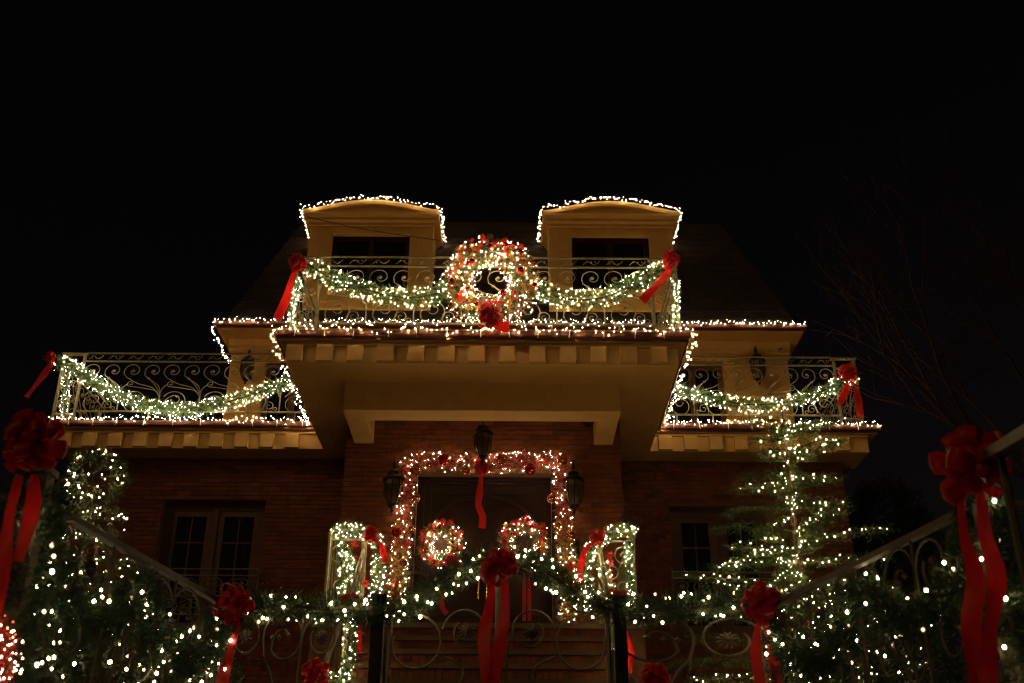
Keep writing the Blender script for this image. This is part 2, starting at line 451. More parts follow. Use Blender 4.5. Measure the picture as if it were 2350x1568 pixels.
def frieze(x0, x1, y, first):
    f = MB(); zb(f, x0, x1, y, y + .07, SZ - .012, 6.44); zb(f, x0, x1, y - .035, y, 6.40, 6.44)
    fo = f.build('frieze', 'plaster_trim', H)
    d = zb(MB(), 0, .215, -.06, .0, -.004 + SZ - EYE - .0, 6.395 - EYE)
    me = MB().prism([(-.0595, 0), (0, 0), (0, .235), (-.052, .235), (-.0595, .2)], 'x', 0, .215).mesh('frieze_block')
    me.materials.append(MATS['plaster_trim'])
    x = first
    while x + .215 < x1 + .01:
        piece('frieze_block', me, fo, V(x, y - .001, SZ - .0)); x += .405
    return fo
frieze(PX0, PX1, YF, PX0 + .002)
frieze(-7.3, PX0 - .002, YFW, -7.26)
frieze(PX1 + .002, 5.72, YFW, PX1 + .14)
for (x0, x1, y0, y1) in ((PX0, PX0 + .05, YF + .075, YFW - .04), (PX1 - .05, PX1, YF + .075, YFW - .04), (-7.29, -7.24, YFW + .075, YW + .3), (5.66, 5.71, YFW + .075, YW + .3)):
    zb(MB(), x0, x1, y0, y1, SZ - .01, 6.44).build('frieze', 'plaster_trim', H)
# decks
zb(MB(), -3.12, 2.33, 13.06, 18.79, 6.445, 6.56).build('deck', 'plaster', H)
zb(MB(), -7.36, -3.13, 16.31, 18.79, 6.445, 6.56).build('deck', 'plaster', H)
zb(MB(), 2.34, 5.86, 16.31, 18.79, 6.445, 6.56).build('deck', 'plaster', H)
def gutter(pts, z, h=.115):
    """folded copper drip edge along a level polyline"""
    mb = MB()
    P = [Vector((x, y, 0)) for x, y in pts]
    prof = [(0, 0), (.02, -.012), (.02, .02), (.045, .035), (.05, .06), (.05, h), (0, h)]
    n = len(P); rings = []
    for i, p in enumerate(P):
        d1 = (P[i] - P[i-1]).normalized() if i else (P[1] - P[0]).normalized()
        d2 = (P[i+1] - P[i]).normalized() if i < n - 1 else d1
        n1 = Vector((d1.y, -d1.x, 0)); n2 = Vector((d2.y, -d2.x, 0)); nn = (n1 + n2); nn = nn / max(.2, nn.dot(n1))
        rings.append([(p.x + nn.x * a, p.y + nn.y * a, EYE + z + q) for a, q in prof])
    k = len(prof); vs = [v for g in rings for v in g]; fs = []
    for i in range(n - 1):
        for j in range(k):
            j2 = (j + 1) % k; fs.append((i*k + j, (i+1)*k + j, (i+1)*k + j2, i*k + j2))
    fs += [tuple(range(k)), tuple((n-1)*k + j for j in range(k))[::-1]]
    return mb.add(vs, fs).build('gutter', 'copper', H)
g1 = gutter([(-3.13, 16.25), (-3.13, 13.05), (2.34, 13.05), (2.34, 16.25)], 6.465)
g2 = gutter([(-7.37, 18.7), (-7.37, 16.30), (-3.19, 16.30)], 6.465)
g3 = gutter([(2.40, 16.30), (5.87, 16.30), (5.87, 18.7)], 6.465)
CLIP = MB().box(-.005, .005, -.006, 0, -.05, .07).mesh('clip'); CLIP.materials.append(MATS['clip'])
for (a, b_, y, g) in ((-2.9, 2.2, 12.995, g1), (-7.1, -3.3, 16.245, g2), (2.6, 5.7, 16.245, g3)):
    x = a
    while x < b_:
        o = piece('clip', CLIP, g, V(x, y, 6.53)); o.rotation_euler = (0, random.uniform(-.15, .15), 0); x += .42 + random.uniform(-.05, .05)

# upper storey
UDL = (-4.69, -3.62, 6.6, 8.86); UDR = (2.85, 4.02, 6.6, 8.86)
wall_hole(MB(), -5.36, 5.26, 18.8, 19.1, 6.56, 9.22, [UDL, UDR]).build('upper_wall', 'plaster', H)
zb(MB(), -5.355, 5.255, 19.11, 27, 6.3, 9.22).build('upper_wall', 'plaster', H)
zb(MB(), -5.52, 5.46, 18.22, 27, 9.225, 9.36).build('eave', 'plaster', H)
MB().prism([(18.8, EYE+9.02), (18.74, EYE+9.02), (18.72, EYE+9.07), (18.66, EYE+9.1), (18.6, EYE+9.2), (18.6, EYE+9.224), (18.8, EYE+9.224)], 'x', -5.40, 5.30).build('cornice', 'plaster_trim', H)
gutter([(-5.53, 24.0), (-5.53, 18.21), (5.47, 18.21), (5.47, 24.0)], 9.255)
for (a, b_, c_, d_) in (UDL, UDR):
    tr = MB()
    zb(tr, a - .2, a - .001, 18.74, 18.8, 6.57, 8.86); zb(tr, b_ + .001, b_ + .2, 18.74, 18.8, 6.57, 8.86)
    zb(tr, a - .24, b_ + .24, 18.72, 18.8, 8.862, 9.0)
    tr.build('door_trim', 'plaster_trim', H)
    dd = MB(); zb(dd, a, a + .09, 18.9, 19.0, c_, d_); zb(dd, b_ - .09, b_, 18.9, 19.0, c_, d_); zb(dd, a + .09, b_ - .09, 18.9, 19.0, d_ - .1, d_)
    xm = .5 * (a + b_); zb(dd, xm - .06, xm + .06, 18.9, 19.0, c_, d_ - .1)
    do = dd.build('balcony_door', 'window_wood', H)
    zb(MB(), a + .09, xm - .06, 18.95, 18.96, c_, d_ - .1).build('pane', 'dark_glass', do)
    zb(MB(), xm + .06, b_ - .09, 18.95, 18.96, c_, d_ - .1).build('pane', 'dark_glass', do)

# mansard roof with slates
y0, z0_, y1, z1_ = 18.28, 9.372, 19.6, 12.5
bx0, bx1, tx0, tx1 = -5.46, 5.4, -4.44, 4.4
rf = MB().add([(bx0, y0, EYE+z0_), (bx1, y0, EYE+z0_), (bx1, 27, EYE+z0_), (bx0, 27, EYE+z0_),
               (tx0, y1, EYE+z1_), (tx1, y1, EYE+z1_), (tx1, 25.7, EYE+z1_), (tx0, 25.7, EYE+z1_)],
              [(0,1,5,4), (1,2,6,5), (2,3,7,6), (3,0,4,7), (4,5,6,7), (0,3,2,1)]).build('roof', 'shingle', H)
sl_len = math.hypot(y1 - y0, z1_ - z0_); sdy, sdz = (y1 - y0) / sl_len, (z1_ - z0_) / sl_len
SW, SH = .30, .215
ang = math.atan2(y1 - y0, z1_ - z0_)
shm = MB().box(-SW/2 + .006, SW/2 - .006, -.022, -.004, 0, SH + .02)
for i, v_ in enumerate(shm.v):
    if v_[2] > .1: shm.v[i] = (v_[0], v_[1] + .012, v_[2])
shme = shm.mesh('slate'); shme.materials.append(MATS['shingle'])
slots = []
for r_ in range(int(sl_len / SH)):
    f = (r_ + .5) * SH / sl_len; xa = bx0 + (tx0 - bx0) * f; xb = bx1 + (tx1 - bx1) * f
    x = xa + (SW / 2 if r_ % 2 else SW)
    while x < xb - SW / 2:
        slots.append((x, y0 + sdy * r_ * SH, z0_ + sdz * r_ * SH)); x += SW
def hidden_by_dormer(x, z): return 9.8 < z < 11.9 and (abs(x + 2.79) < 1.25 or abs(x - 1.93) < 1.25)
slots = [s_ for s_ in slots if not hidden_by_dormer(s_[0], s_[2])]
slots.sort(key=lambda s_: abs(s_[0] + .43) * .6 + abs(s_[2] - 11))
rmb = MB(); ca, sa = math.cos(ang), math.sin(ang)
for i, (x, y, z) in enumerate(slots):
    lift = random.uniform(0, .006)
    if i < 300:
        o = piece('slate', shme, rf, V(x, y - lift, z)); o.rotation_euler = (-ang, 0, 0)
    else:
        rmb.add([(x + vx, y - lift + vy * ca + vz * sa, EYE + z - vy * sa + vz * ca) for vx, vy, vz in shm.v], shm.f)
for side in (-1, 1):
    bx, tx = (bx0, tx0) if side < 0 else (bx1, tx1)
    sl2 = math.hypot(tx - bx, z1_ - z0_)
    for r_ in range(int(sl2 / SH)):
        f = r_ * SH / sl2; x = bx + (tx - bx) * f; z = z0_ + (z1_ - z0_) * f; yy = y0 + (y1 - y0) * f + .1 + (.15 if r_ % 2 else 0)
        while yy < 25:
            f2 = f + SH / sl2
            x2 = bx + (tx - bx) * f2; z2 = z0_ + (z1_ - z0_) * f2; o_ = side * .02
            rmb.add([(x + o_, yy, EYE+z), (x + o_, yy + SW - .012, EYE+z), (x2 + o_*.4, yy + SW - .012, EYE+z2), (x2 + o_*.4, yy, EYE+z2),
                     (x, yy, EYE+z), (x, yy + SW - .012, EYE+z)], [(0,1,2,3), (4,5,1,0)])
            yy += SW
rmb.build('slate_field', 'shingle', rf, kind='stuff')

def dormer(cx):
    d = MB(); y = 18.35
    wall_hole(d, cx - 1.22, cx + 1.22, y, y + .3, 9.75, 11.6, [(cx - .765, cx + .765, 10.2, 11.43)])
    zb(d, cx - 1.215, cx + 1.215, y + .31, 20.6, 9.75, 11.6)
    zb(d, cx - 1.0, cx - .77, y - .02, y, 9.9, 11.42); zb(d, cx + .77, cx + 1.0, y - .02, y, 9.9, 11.42)
    do = d.build('dormer', 'plaster', H)
    c = MB()
    zb(c, cx - 1.25, cx + 1.25, y - .04, 20.5, 11.6, 11.66)
    zb(c, cx - 1.29, cx + 1.29, y - .15, 20.5, 11.66, 11.71); zb(c, cx - 1.34, cx + 1.34, y - .27, 20.5, 11.71, 11.765)
    c.build('cornice', 'plaster_trim', do)
    N = 16; xs = [-1.335 + 2.67 * i / N for i in range(N + 1)]
    top = [(cx + x, EYE + 11.775 + .235 * max(0, math.cos(x / 1.335 * math.pi / 2)) ** 1.3 + .045) for x in xs]
    bot = [(cx + x, EYE + 11.768 + max(0, .235 * max(0, math.cos(x / 1.335 * math.pi / 2)) ** 1.3 - .045)) for x in xs]
    p = MB()
    for i in range(N):
        p.prism([bot[i], bot[i+1], top[i+1], top[i]], 'y', y - .262, 20.5)
    p.build('pediment_arch', 'plaster_trim', do)
    tmb = MB()
    tmb.prism([(cx - 1.28, EYE + 11.767)] + [(bx, bz - .002) for bx, bz in bot[1:-1]] + [(cx + 1.28, EYE + 11.767)], 'y', y - .19, y)
    tmb.build('tympanum', 'plaster', do)
    m = MB().lathe([(0, -.03), (.06, -.028), (.075, -.01), (.05, 0)], (0, 0, 0), 12)
    m.v = [(cx + a, y - .0 + c2, EYE + 11.53 + b2) for a, b2, c2 in m.v]; m.build('medallion', 'plaster_trim', do)
    a, b_ = cx - .765, cx + .765; f = MB()
    zb(f, a, a + .1, y + .12, y + .2, 10.2, 11.43); zb(f, b_ - .1, b_, y + .12, y + .2, 10.2, 11.43)
    zb(f, a + .1, b_ - .1, y + .12, y + .2, 11.33, 11.43); zb(f, a + .1, b_ - .1, y + .12, y + .2, 10.2, 10.3)
    zb(f, cx - .05, cx + .05, y + .12, y + .2, 10.3, 11.33); f.build('window_frame', 'wood', do)
    for (p0, p1) in ((a + .1, cx - .05), (cx + .05, b_ - .1)):
        zb(MB(), p0, p1, y + .16, y + .17, 10.3, 11.33).build('pane', 'dark_glass', do)
dormer(-2.79); dormer(1.93)

# lower windows
def window(a, b_, c_, d_):
    y = YW + .17; f = MB()
    zb(f, a, a + .1, y, y + .1, c_, d_); zb(f, b_ - .1, b_, y, y + .1, c_, d_); zb(f, a + .1, b_ - .1, y, y + .1, d_ - .12, d_)
    zb(f, a + .1, b_ - .1, y, y + .1, c_, c_ + .12)
    xm = .5 * (a + b_); zb(f, xm - .045, xm + .045, y - .01, y + .1, c_ + .12, d_ - .12)
    wo = f.build('window', 'window_wood', H)
    for (p0, p1) in ((a + .1, xm - .045), (xm + .045, b_ - .1)):
        s_ = MB(); zb(s_, p0, p0 + .1, y + .02, y + .08, c_ + .12, d_ - .12); zb(s_, p1 - .1, p1, y + .02, y + .08, c_ + .12, d_ - .12)
        zb(s_, p0 + .1, p1 - .1, y + .02, y + .08, d_ - .22, d_ - .12); zb(s_, p0 + .1, p1 - .1, y + .02, y + .08, c_ + .12, c_ + .24)
        s_.build('sash', 'window_wood', wo)
        q0, q1 = p0 + .1, p1 - .1; zz0, zz1 = c_ + .24, d_ - .22; mu = MB(); qm = .5 * (q0 + q1)
        zb(mu, qm - .011, qm + .011, y + .035, y + .065, zz0, zz1)
        for k in (1, 2, 3):
            z = zz0 + (zz1 - zz0) * k / 4; zb(mu, q0, qm - .0115, y + .036, y + .064, z - .011, z + .011); zb(mu, qm + .0115, q1, y + .036, y + .064, z - .011, z + .011)
        mu.build('muntin', 'window_wood', wo)
        for ci in range(2):
            for k in range(4):
                za, zb_ = zz0 + (zz1 - zz0) * k / 4, zz0 + (zz1 - zz0) * (k + 1) / 4
                xa, xb = (q0, qm) if ci == 0 else (qm, q1)
                o = zb(MB(), xa, xb, y + .048, y + .052, za, zb_)
                tilt = random.uniform(-.0035, .0035)
                o.v = [(x_, y_ + tilt * (1 if z_ > EYE + .5 * (za + zb_) else -1) * .5, z_) for x_, y_, z_ in o.v]
                o.build('pane', 'glass', wo)
    cu = MB(); n = 60; vs = []; fs = []
    for i in range(n + 1):
        x = a + (b_ - a) * i / n; yy = y + .3 + .03 * math.sin(i * 1.3) + .01 * math.sin(i * 3.1)
        vs += [(x, yy, EYE + c_), (x, yy, EYE + d_)]
    for i in range(n): fs.append((2*i, 2*i+2, 2*i+3, 2*i+1))
    cu.add(vs, fs).build('curtain', 'curtain', wo)
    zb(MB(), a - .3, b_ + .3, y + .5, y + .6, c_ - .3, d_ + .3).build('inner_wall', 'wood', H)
    return wo
window(*WL); window(*WR)

# front door: two carved leaves under one arch
a, b_, c_, d_ = DOOR; y = YC + .2
f = MB(); zb(f, a, a + .1, y - .05, y + .12, c_, d_); zb(f, b_ - .1, b_, y - .05, y + .12, c_, d_); zb(f, a + .1, b_ - .1, y - .05, y + .12, d_ - .1, d_)
zb(f, a - .0, b_ + .0, y - .08, y - .05, d_ - .05, d_ - .0)
f.build('door_frame', 'wood', H)
xm = .5 * (a + b_)
for s in (-1, 1):
    p0, p1 = (a + .1, xm - .004) if s < 0 else (xm + .004, b_ - .1)
    dm = MB(); zb(dm, p0, p1, y, y + .06, c_, d_ - .1)
    st = .1
    zb(dm, p0, p0 + st, y - .02, y, c_, d_ - .1); zb(dm, p1 - st, p1, y - .02, y, c_, d_ - .1)
    for z in (c_, c_ + .62, d_ - .24): zb(dm, p0 + st, p1 - st, y - .02, y, z, z + .13)
    leaf = dm.build('door_leaf', 'wood', H)
    pm = MB(); zb(pm, p0 + st + .07, p1 - st - .07, y - .018, y, c_ + .2, c_ + .55); pm.build('panel', 'wood', leaf)
    arc = []
    for i in range(17):
        th = math.pi / 2 * i / 16; arc.append(V(xm + s * (.08 + .72 * math.sin(th)), y - .02, d_ - .95 + .66 * math.cos(th)))
    MB().tube(arc, .022, 6).build('arch_moulding', 'wood', leaf, smooth=True)
    MB().tube([V(xm + s * .06, y - .06, 3.5), V(xm + s * .06, y - .08, 3.7), V(xm + s * .06, y - .06, 3.9)], .014, 6).build('handle', 'ball_gold', leaf)
zb(MB(), a - .14, a - .001, YC - .03, YC + .1, c_, d_ + .12).build('door_trim', 'wood', H)
zb(MB(), b_ + .001, b_ + .14, YC - .03, YC + .1, c_, d_ + .12).build('door_trim', 'wood', H)
zb(MB(), a - .001 , b_ + .001, YC - .05, YC + .1, d_ + .001, d_ + .13).build('door_trim', 'stone', H)

# front stairs up to the door
SX0, SX1, YL, LZ = -1.76, 1.07, 12.7, 2.65
t = thing('front_stairs', 'brick front stairs with stone treads rising to the carved door', 'stairs', V(-.35, 12, .5))
NST = 11; RI = (LZ - .5) / NST; TR = .26
zb(MB(), -2.3, 1.55, YL + .02, YC - .02, .5, LZ - .06).build('landing_base', 'mortar', t)
zb(MB(), -2.33, 1.58, YL - .03, YC - .022, LZ - .058, LZ).build('landing', 'stone', t)
for i in range(NST):
    ztop = LZ - i * RI; y = YL - i * TR
    b = MB(); zb(b, SX0, SX1, y + .022, y + TR + .3, .5, ztop - .056)
    st = b.build('step', 'mortar', t)
    if i: zb(MB(), SX0 - .01, SX1 + .01, y - .025, y + TR + .02, ztop - .055, ztop).build('tread', 'stone', st)
    rb = MB(); x = SX0 + .01 + (.05 if i % 2 else 0)
    while x < SX1 - .07:
        zb(rb, x, x + .065, y + .022 - .008 - random.random() * .005, y + .03, ztop - RI + .003, ztop - .062); x += .076
    rb.build('riser_brick', 'brick', st, kind='stuff')

# ================================================================== IRONWORK
def spiral(cx, cz, r0, r1, a0, a1, n=22):
    return [(cx + (r0 + (r1 - r0) * i / n) * math.cos(R(a0 + (a1 - a0) * i / n)), cz + (r0 + (r1 - r0) * i / n) * math.sin(R(a0 + (a1 - a0) * i / n))) for i in range(n + 1)]
def cr(pts): return [(p.x, p.z) for p in smooth_path([(x, 0, z) for x, z in pts], .04)]
def flat(mb, pts, r, sides=5, r1=None): return mb.tube([(x, 0, z) for x, z in pts], r, sides, r1)
def knob(mb, x, z, r):
    return mb.add([(x + OCT[i][0]*r, OCT[i][1]*r, z + OCT[i][2]*r) for i in range(6)], [tuple(int(k) for k in f) for f in OCF])
def rosette(mb, x, z, r, n=12):
    vs = [(x, -.02, z)]; fs = []
    for i in range(2 * n):
        a = math.pi * i / n; rr = r if i % 2 else r * .78
        vs.append((x + rr * math.cos(a), -.004 if i % 2 else .006, z + rr * math.sin(a)))
    for i in range(2 * n): fs.append((0, 1 + (i + 1) % (2 * n), 1 + i))
    mb.add(vs, fs); knob(mb, x, z, r * .3); return mb
def balcony_unit(w_, h, r=.0075):
    mb = MB()
    flat(mb, [(w_, 0), (w_, .38*h)], r * 1.4)
    flat(mb, cr([(.98*w_, .36*h), (.75*w_, .49*h), (.42*w_, .56*h), (.12*w_, .68*h)]) + spiral(.25*w_, .82*h, .148, .03, 205, -200), r)
    flat(mb, cr([(1.0*w_, .38*h), (.93*w_, .52*h), (.72*w_, .64*h), (.56*w_, .72*h)]) + spiral(.76*w_, .82*h, .142, .03, 205, -170), r)
    rosette(mb, .25*w_, .82*h, .032, 6); rosette(mb, .76*w_, .82*h, .03, 6)
    flat(mb, cr([(1.0*w_, .36*h), (.86*w_, .52*h), (.66*w_, .67*h)]), r * .9)
    x, z = .66*w_, .67*h
    for a in range(5):
        aa = R(125 + (a - 2) * 62); flat(mb, [(x, z), (x + .03*math.cos(aa), z + .03*math.sin(aa))], r * 1.1, 4, .002)
    flat(mb, cr([(.99*w_, .3*h), (.86*w_, .42*h), (.55*w_, .47*h), (.28*w_, .5*h)]) + spiral(.23*w_, .56*h, .055, .012, 260, -160), r * .9)
    flat(mb, cr([(1.0*w_, .34*h), (1.04*w_, .47*h), (1.16*w_, .55*h)]), r * .9)
    flat(mb, spiral(.36*w_, .2*h, .178, .178, -100, 150, 20), r)
    flat(mb, spiral(.36*w_, .2*h, .178, .10, -100, -235, 8) + spiral(.39*w_, .235*h, .085, .05, 130, -150), r)
    knob(mb, .43*w_, .3*h, .024); knob(mb, .3*w_, .23*h, .018)
    flat(mb, spiral(.74*w_, .12*h, .085, .018, 160, -300), r * .9)
    flat(mb, spiral(.9*w_, .055*h, .04, .012, 180, -180, 12), r * .8)
    flat(mb, cr([(.62*w_, .04*h), (.6*w_, .1*h), (.64*w_, .17*h)]), r)
    return mb
def band_unit(w_, h, r=.006):
    mb = MB()
    for k in range(2):
        x0 = w_ * (.25 + .5 * k); s_ = 1 if k else -1
        flat(mb, cr([(x0 - .11, .2*h), (x0 - .05, .75*h), (x0, .45*h), (x0 + .05, .2*h), (x0 + .11, .8*h)]), r)
        for q in (-.06, .0, .055): knob(mb, x0 + q, h * (.5 + .12 * s_), .014)
    return mb
def fence_unit(w_, h, r=.008):
    mb = MB(); c1, c2 = .25 * w_, .75 * w_; cz = h - .17
    flat(mb, [(c1 - .16, 0), (c1 - .165, cz - .2), (c1 - .158, cz)] + spiral(c1, cz, .158, .075, 175, -215, 26), r)
    rosette(mb, c1 + .01, cz + .0, .056)
    flat(mb, cr([(c2 + .1, 0), (c2 - .05, cz - .28), (c2 - .14, cz - .12)]) + spiral(c2, cz, .163, .163, 190, -10, 16), r)
    flat(mb, spiral(c2, cz, .163, .12, -10, -140, 12) + cr([(c2 - .09, cz - .07), (c2 - .07, cz + .01), (c2 - .03, cz + .045), (c2 + .02, cz + .05), (c2 + .045, cz + .02)]), r)
    knob(mb, c2 + .045, cz + .015, .022); knob(mb, c2 - .09, cz - .0, .02); knob(mb, c2 - .03, cz + .0, .022)
    flat(mb, [(0.0, 0), (0.0, h)], r * 1.1)
    flat(mb, spiral(c1 + .1, cz - .36, .13, .05, 120, 430, 20), r); flat(mb, spiral(c2, cz - .42, .14, .05, 60, -250, 20), r)
    return mb
def shared(mb, name, m='iron'):
    me = mb.mesh(name); me.materials.append(MATS[m]); return me
UW, UH = .615, .885
SCROLL = shared(balcony_unit(UW, UH), 'scroll'); BAND = shared(band_unit(UW, .115), 'leaf_scroll')
FW, FH = .65, .95
FSCROLL = shared(fence_unit(FW, FH), 'scroll', 'fence_iron'); NSCROLL = shared(fence_unit(FW, FH), 'scroll', 'dark_iron')
def oriented(name, me, parent, p, ang_z, sx=1, sz=1):
    o = piece(name, me, parent, p); o.rotation_euler = (0, 0, ang_z); o.scale = (sx, 1, sz); return o
def rail_run(t, p0, p1, zlist, r=.016, name='rail', m='iron'):
    for z in zlist:
        a_, b2 = Vector((p0[0], p0[1], EYE + z)), Vector((p1[0], p1[1], EYE + z))
        MB().tube([a_, b2], r, 6).build(name, m, t)
def scroll_run(t, p0, p1, z, me, uw, flip=False, band=None, zband=0, sz=1):
    d = Vector((p1[0] - p0[0], p1[1] - p0[1], 0)); L = d.length; d.normalize(); n = max(1, round(L / uw)); k = L / n / uw
    ang = math.atan2(d.y, d.x)
    for i in range(n):
        s0 = (i + (1 if flip else 0)) * uw * k
        p = Vector((p0[0], p0[1], EYE + z)) + d * s0
        oriented('scroll', me, t, p, ang, -k if flip else k, sz)
        if band: oriented('leaf_scroll', band, t, Vector((p0[0], p0[1], EYE + zband)) + d * (i * uw * k), ang, k)
CAGE = MB()
for s in (0, .34):
    CAGE.box(s, s + .04, -.02, .02, 0, 1.16)
for z in (.08, .98): CAGE.box(.04, .34, -.015, .015, z, z + .03)
CAGE.box(-.02, .40, -.035, .035, 1.16, 1.19)
for k in range(3):
    flat(CAGE, spiral(.13, .25 + .28*k, .085, .02, 0, 500, 20), .006, 4); flat(CAGE, spiral(.26, .36 + .27*k, .075, .02, 180, -320, 20), .006, 4)
CAGEM = shared(CAGE, 'post_cage')
DECK, RZ0, RZ1, RZ2 = 6.56, 6.83, 7.73, 7.88
def balcony_railing(label, x0, x1, y, cage0, cage1, flip, back=None):
    t = thing('balcony_railing', label, 'railing', V(x0, y, DECK))
    a_ = x0 + (.38 if cage0 else 0); b2 = x1 - (.38 if cage1 else 0)
    rail_run(t, (a_, y), (b2, y), [RZ0 + .0, RZ1, RZ2])
    scroll_run(t, (a_, y), (b2, y), RZ0, SCROLL, UW, flip, BAND, RZ1 + .018)
    for on, x in ((cage0, x0), (cage1, x1 - .38)):
        if on: piece('post_cage', CAGEM, t, V(x, y, DECK + .12))
    nleg = 5
    for i in range(nleg):
        x = a_ + (b2 - a_) * (i + .5) / nleg; MB().tube([V(x, y, DECK), V(x, y, RZ0)], .014, 5).build('foot', 'iron', t)
    for x in ((x0,) if cage0 else ()) + ((x0 + .36,) if cage0 else ()) + ((x1 - .36,) if cage1 else ()) + ((x1,) if cage1 else ()):
        MB().tube([V(x, y, DECK), V(x, y, DECK + .13)], .02, 5).build('foot', 'iron', t)
    for bx, byend in back or ():
        rail_run(t, (bx, y + .03), (bx, byend), [RZ0, RZ1, RZ2]); scroll_run(t, (bx, y + .03), (bx, byend), RZ0, SCROLL, UW, False)
    return t
balcony_railing('cream scrolled iron railing carrying the great wreath above the portico', -3.05, 2.31, 13.28, True, True, False, ((-3.05, 18.3), (2.31, 18.3)))
balcony_railing('long scrolled iron railing on the wing balcony with the open sky behind', -7.5, -3.14, 16.48, True, False, False, ((-7.5, 18.7),))
balcony_railing('scrolled iron railing on the wing balcony behind the lit conifer', 2.40, 5.74, 16.48, False, True, True, ((5.74, 18.7),))
def juliet(label, a_, b2):
    t = thing('window_guard', label, 'railing', V(a_, YW - .12, 3.55), 'iron guards under the ground floor windows')
    y = YW - .12
    rail_run(t, (a_, y), (b2, y), [3.6, 4.2, 4.3], .011)
    for x in (a_, b2): MB().tube([V(x, y, 3.55), V(x, y, 4.32)], .018, 5).build('post', 'iron', t); MB().tube([V(x, y, 4.2), V(x, YW, 4.2)], .01, 5).build('bracket', 'iron', t)
    scroll_run(t, (a_, y), (b2, y), 3.6, SCROLL, UW * .65, False, None, 0, .66)
juliet('small scrolled iron guard below the window beside the pompon topiary', -5.5, -3.9)
juliet('small scrolled iron guard below the window behind the lit conifer', 2.5, 4.1)

# garden fence, gate and flaring side fences
GX0, GX1, FY = -.82, .67, 7.25
FL, FRX = -1.86, 1.68
RT = 1.60
def post(t, x, y, z0, z1, hw=.04, m='iron', name='post'):
    b = MB(); zb(b, x - hw, x + hw, y - hw, y + hw, z0, z1); zb(b, x - hw - .012, x + hw + .012, y - hw - .012, y + hw + .012, z1, z1 + .03)
    return b.build(name, m, t)
def fence(label, p0, p1, flip=False, far=True):
    m_ = 'fence_iron' if far else 'dark_iron'
    t = thing('garden_fence', label, 'fence', Vector((p0[0], p0[1], TZ)))
    mb = MB(); d = Vector((p1[0]-p0[0], p1[1]-p0[1], 0)).normalized(); nn = Vector((-d.y, d.x, 0)) * .024
    a_, b2 = Vector((p0[0], p0[1], EYE + RT)), Vector((p1[0], p1[1], EYE + RT))
    q = [a_ - nn, b2 - nn, b2 + nn, a_ + nn]
    mb.add([v + Vector((0, 0, -.016)) for v in q] + [v + Vector((0, 0, .016)) for v in q], [(0,3,2,1), (4,5,6,7), (0,1,5,4), (1,2,6,5), (2,3,7,6), (3,0,4,7)])
    mb.build('handrail', m_, t)
    rail_run(t, p0, p1, [.62], m=m_)
    scroll_run(t, p0, p1, RT - .016 - FH, FSCROLL if far else NSCROLL, FW, flip)
    return t
NL, NR = (-2.24, 4.95), (2.2, 4.95)
t = fence('scrolled iron fence panel between the gate and the bow on the topiary side', (FL, FY), (GX0 - .05, FY)); post(t, FL, FY, .5, 1.64); post(t, GX0 - .05, FY, .5, 1.66, .04, 'dark_post')
t = fence('scrolled iron fence panel between the gate and the bow on the conifer side', (GX1 + .05, FY), (FRX, FY), True); post(t, FRX, FY, .5, 1.64); post(t, GX1 + .05, FY, .5, 1.66, .04, 'dark_post')
t = fence('flaring iron side fence with sloping handrail in front of the topiary', (FL, FY - .06), NL, False, False); post(t, NL[0], NL[1], .5, 1.72, .045, 'dark_iron')
t = fence('flaring iron side fence with broad handrail in front of the conifer', NR, (FRX, FY - .06), True, False); post(t, NR[0], NR[1], .5, 1.72, .045, 'dark_iron')
t = fence('iron fence along the pavement running off from the broad tailed dark bow', (NR[0] + .06, NR[1]), (4.4, 4.75), False, False) 
t = fence('iron fence along the pavement past the post with the tinsel and dark bow', (-4.4, 4.75), (NL[0] - .06, NL[1]), False, False)
t = thing('garden_gate', 'arched double iron gate with ring scrolls and rosettes below the door', 'gate', Vector((GX0, FY, TZ)))
def gz(x):
    k = abs(x - (GX0 + GX1) / 2) / ((GX1 - GX0) / 2); return RT + .0 + .31 * (1 - min(1, k) ** 1.25)
gm = (GX0 + GX1) / 2
for s in (-1, 1):
    e0, e1 = (GX0 + .03, gm - .008) if s < 0 else (GX1 - .03, gm + .008)
    xs = [e0 + (e1 - e0) * i / 12 for i in range(13)]
    lf = MB().tube([V(x, FY, gz(x)) for x in xs], .018, 6).build('gate_leaf', 'fence_iron', t)
    MB().tube([V(e0, FY, .55), V(e0, FY, gz(e0))], .018, 6).build('stile', 'fence_iron', lf); MB().tube([V(e1, FY, .55), V(e1, FY, gz(e1))], .018, 6).build('stile', 'fence_iron', lf)
    MB().tube([V(e0, FY, .6), V(e1, FY, .6)], .018, 6).build('bottom_rail', 'fence_iron', lf)
    sm = MB(); cx = .5 * (e0 + e1)
    def tr_(pts): return [(cx - s * (x), z) for x, z in pts]
    paths = [spiral(-.2, 1.72, .13, .13, 200, -150), spiral(.15, 1.46, .155, .07, 175, -230), spiral(-.19, 1.38, .19, .14, 90, -200),
             [(.32, .62), (.31, 1.2), (.3, 1.44)], cr([(-.36, .62), (-.37, 1.0), (-.38, 1.35)]), cr([(0, .62), (.02, .95), (.14, 1.2), (.0, 1.3)]),
             spiral(.05, .95, .17, .06, 30, 400)]
    for p in paths: sm.tube([V(x, FY - .002, z) for x, z in tr_(p)], .0085, 5)
    sm.build('scroll', 'fence_iron', lf)
    ro = rosette(MB(), 0, 0, .058); ro.v = [(x + cx - s * .15, y + FY - .01, z + EYE + 1.46) for x, y, z in ro.v]; ro.build('rosette', 'fence_iron', lf)

